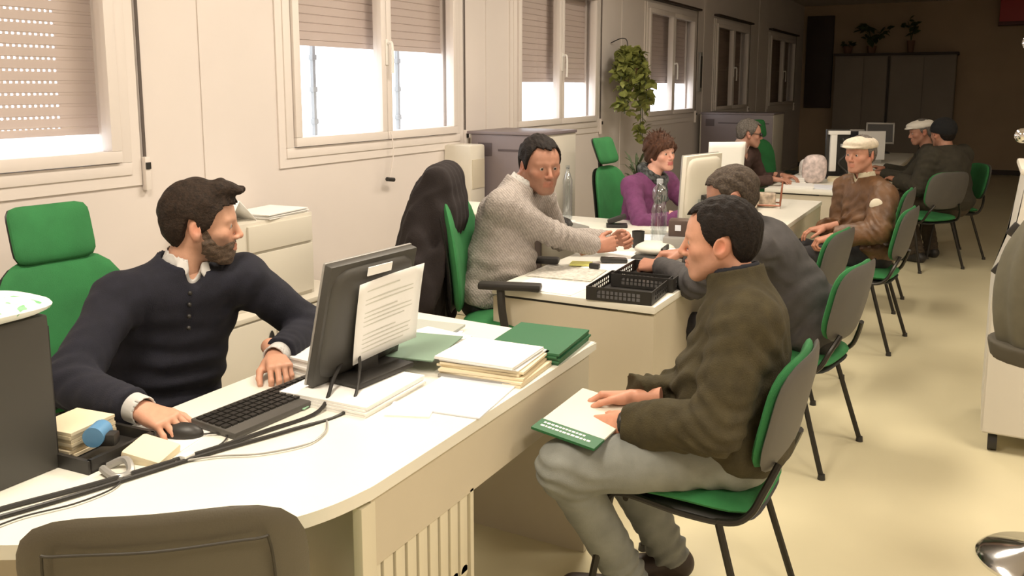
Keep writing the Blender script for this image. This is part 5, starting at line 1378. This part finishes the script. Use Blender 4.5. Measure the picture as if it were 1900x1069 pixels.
# far man in white cap
p8, q8 = person('far man in a white flat cap, mostly hidden behind the black woolly cap', dict(
    pel=(-.38, 9.30, .52), neck=(-.50, 9.34, 1.02), head=(-.555, 9.33, 1.165), look=(200, -12, 0),
    shR=(-.50, 9.52, .95), shL=(-.46, 9.16, .95), wrR=(-.88, 9.5, .78), wrL=(-.86, 9.15, .76), hR=(0, .6, -.8), hL=(0, -.6, -.8),
    hair=('side', .008, .002, .0), hairmat=H_GREY, tone=(.42, .21, .14), res=.007, hres=.006, cres=.013, topmat=M_COAT, topname='coat', fold=.005, cloth=.024, w=1.05,
    knR=(-.80, 9.40, .52), anR=(-.76, 9.42, .09), knL=(-.80, 9.20, .52), anL=(-.76, 9.18, .09), toeR=(-1, 0), toeL=(-1, 0), legmat=M_BTROU, seed=71))
flat_cap(q8, p8, M_CAPW)
p9, q9 = person('person in a black woolly cap and dark olive coat seen from behind', shifted(dict(
    pel=(-.46, 8.70, .54), neck=(-.55, 8.78, 1.045), head=(-.585, 8.81, 1.175), look=(135, -8, 0), hs=1.05,
    shR=(-.42, 8.93, .975), shL=(-.66, 8.63, .975), wrR=(-.78, 9.1, .78), wrL=(-.93, 8.75, .74), hR=(.2, .6, -.8), hL=(.4, -.6, -.6), w=1.12,
    hair=('side', .008, .002, .0), hairmat=H_DARK, tone=(.40, .2, .13), res=.007, hres=.006, cres=.011, topmat=M_COAT, topname='coat', collar=(.03, .08, .01), fold=.006, cloth=.032, belly=.02, sleeve=1.15, hem=-.16,
    knR=(-.72, 9.02, .53), anR=(-.62, 9.0, .09), knL=(-.86, 8.86, .53), anL=(-.72, 8.66, .09), toeR=(-.7, .6), toeL=(-.8, .3), legmat=M_BTROU, seed=81, legw=1.1), (.24, .04)))
g = SDF((-.13, -.15, -.05), (.13, .14, .17), .006); g.ell((0, -.016, .036), (.098, .118, .104), k=.02); g.limit(lambda x, y, z: (.0 + .25 * (y + .02) - z) * .9 + 0 * x)
V, Q = g.mesh(); obj_np('woolly_cap', q9['W'](smooth_v(V, Q, 2)), Q, M_WOOL, p9, q9['origin'])

# ---- black coat draped over the second chair
def draped_coat():
    o = ch2; Mw = Matrix.Translation(o.location) @ Matrix.Rotation(o.rotation_euler.z, 4, 'Z')
    P = lambda x, y, z: np.array(Mw @ Vector((x, y, z)))
    t = empty('draped_coat', 'long black coat hanging over the back and headrest of the second desk\'s green chair', 'coat', (*P(-.3, 0, 0)[:2], 0))
    org = A(*P(-.3, 0, 0)[:2], 0)
    g = SDF(P(-.32, 0, 0) - A(.5, .5, -.42), P(-.32, 0, 0) + A(.5, .5, 1.46), .009)
    X = nz(P(1, 0, 0) - P(0, 0, 0)); Y = nz(P(0, 1, 0) - P(0, 0, 0)); Z = A(0, 0, 1); ax = (X, Y, Z)
    g.cap(P(-.33, -.10, 1.185), P(-.33, .10, 1.185), .072, k=.05); g.cap(P(-.335, -.10, 1.10), P(-.335, .10, 1.10), .078, k=.05)
    g.ell(P(-.40, 0, .95), (.095, .21, .24), ax, k=.07); g.ell(P(-.44, 0, .68), (.125, .265, .28), ax, k=.06); g.ell(P(-.30, 0, 1.02), (.07, .19, .12), ax, k=.05); g.ell(P(-.40, -.12, .82), (.10, .13, .24), ax, k=.06)
    g.cap(P(-.40, -.20, .80), P(-.40, -.22, .50), .07, .065, k=.05); g.cap(P(-.40, .20, .80), P(-.40, .22, .50), .07, .065, k=.05)
    g.cap(P(-.27, -.18, .98), P(-.33, -.245, .66), .030, .03, k=.04)
    def folds(Pn):
        y = (Pn - P(-.3, 0, 0)) @ Y; z = Pn[:, 2]; a = np.clip((1.12 - z) / .3, 0, 1)
        a = a * np.clip((-.30 - (Pn - P(0, 0, 0)) @ X) / .06, 0, 1)
        return -.010 * a * np.sin(y * 36 + 1.6 * np.sin(z * 6) + (z - .9) * 3 * np.sign(y)) - .004 * np.sin(y * 110 + z * 9)
    g.warp(folds, .04); g.warp(crumple(5, .12, .006, 4), .04); g.cut((0, 0, .46), (0, 0, -1))
    sdf_part('coat_cloth', g, mat('black_cloth', (.014, .009, .009), .9, bump=.2, bscale=200), t, org)
draped_coat()
# ---- coat on the stand
t = empty('hanging_coat', 'grey green coat hanging on the chrome stand at the right edge', 'coat', (.26, 3.26, 0))
org = A(.26, 3.26, 0); g = SDF(org + A(-.35, -.35, .6), org + A(.35, .35, 1.55), .009)
g.cap(org + A(-.05, -.12, 1.36), org + A(.1, .14, 1.36), .035, k=.05); g.ell(org + A(.03, -.03, 1.15), (.13, .15, .28), k=.06); g.ell(org + A(-.005, -.05, .92), (.195, .16, .31), k=.06)
g.warp(lambda P: -.009 * np.sin((P[:, 0] - P[:, 1]) * 48 + np.sin(P[:, 2] * 7)), .04); g.cut((0, 0, .73), (0, 0, -1))
sdf_part('coat_cloth', g, mat('coat_greygreen', (.12, .11, .075), .85, var=.1, scale=20), t, org)
g = SDF(org + A(-.35, -.35, .6), org + A(.35, .35, 1.0), .009); g.ell(org + A(-.005, -.05, .87), (.212, .175, .34), k=.02); g.cut((0, 0, .725), (0, 0, -1)); g.cut((0, 0, .785), (0, 0, 1))
sdf_part('coat_hem', g, mat('coat_hem', (.075, .065, .045), .8), t, org)
t = empty('shopping_bag', 'dark and red bag hanging under the grey green coat', 'bag', (.33, 3.22, 0))
MB().box((0, 0, .60), (.22, .14, .22), bevel=.03).build('bag_top', M_BLACKPL, t); MB().box((0, 0, .44), (.215, .135, .14), bevel=.02).build('bag_bottom', M_RED, t)
MB().tube([(-.05, 0, .69), (-.04, .02, 1.0), (-.05, .06, 1.40)], .008).build('strap', M_BLACKPL, t)
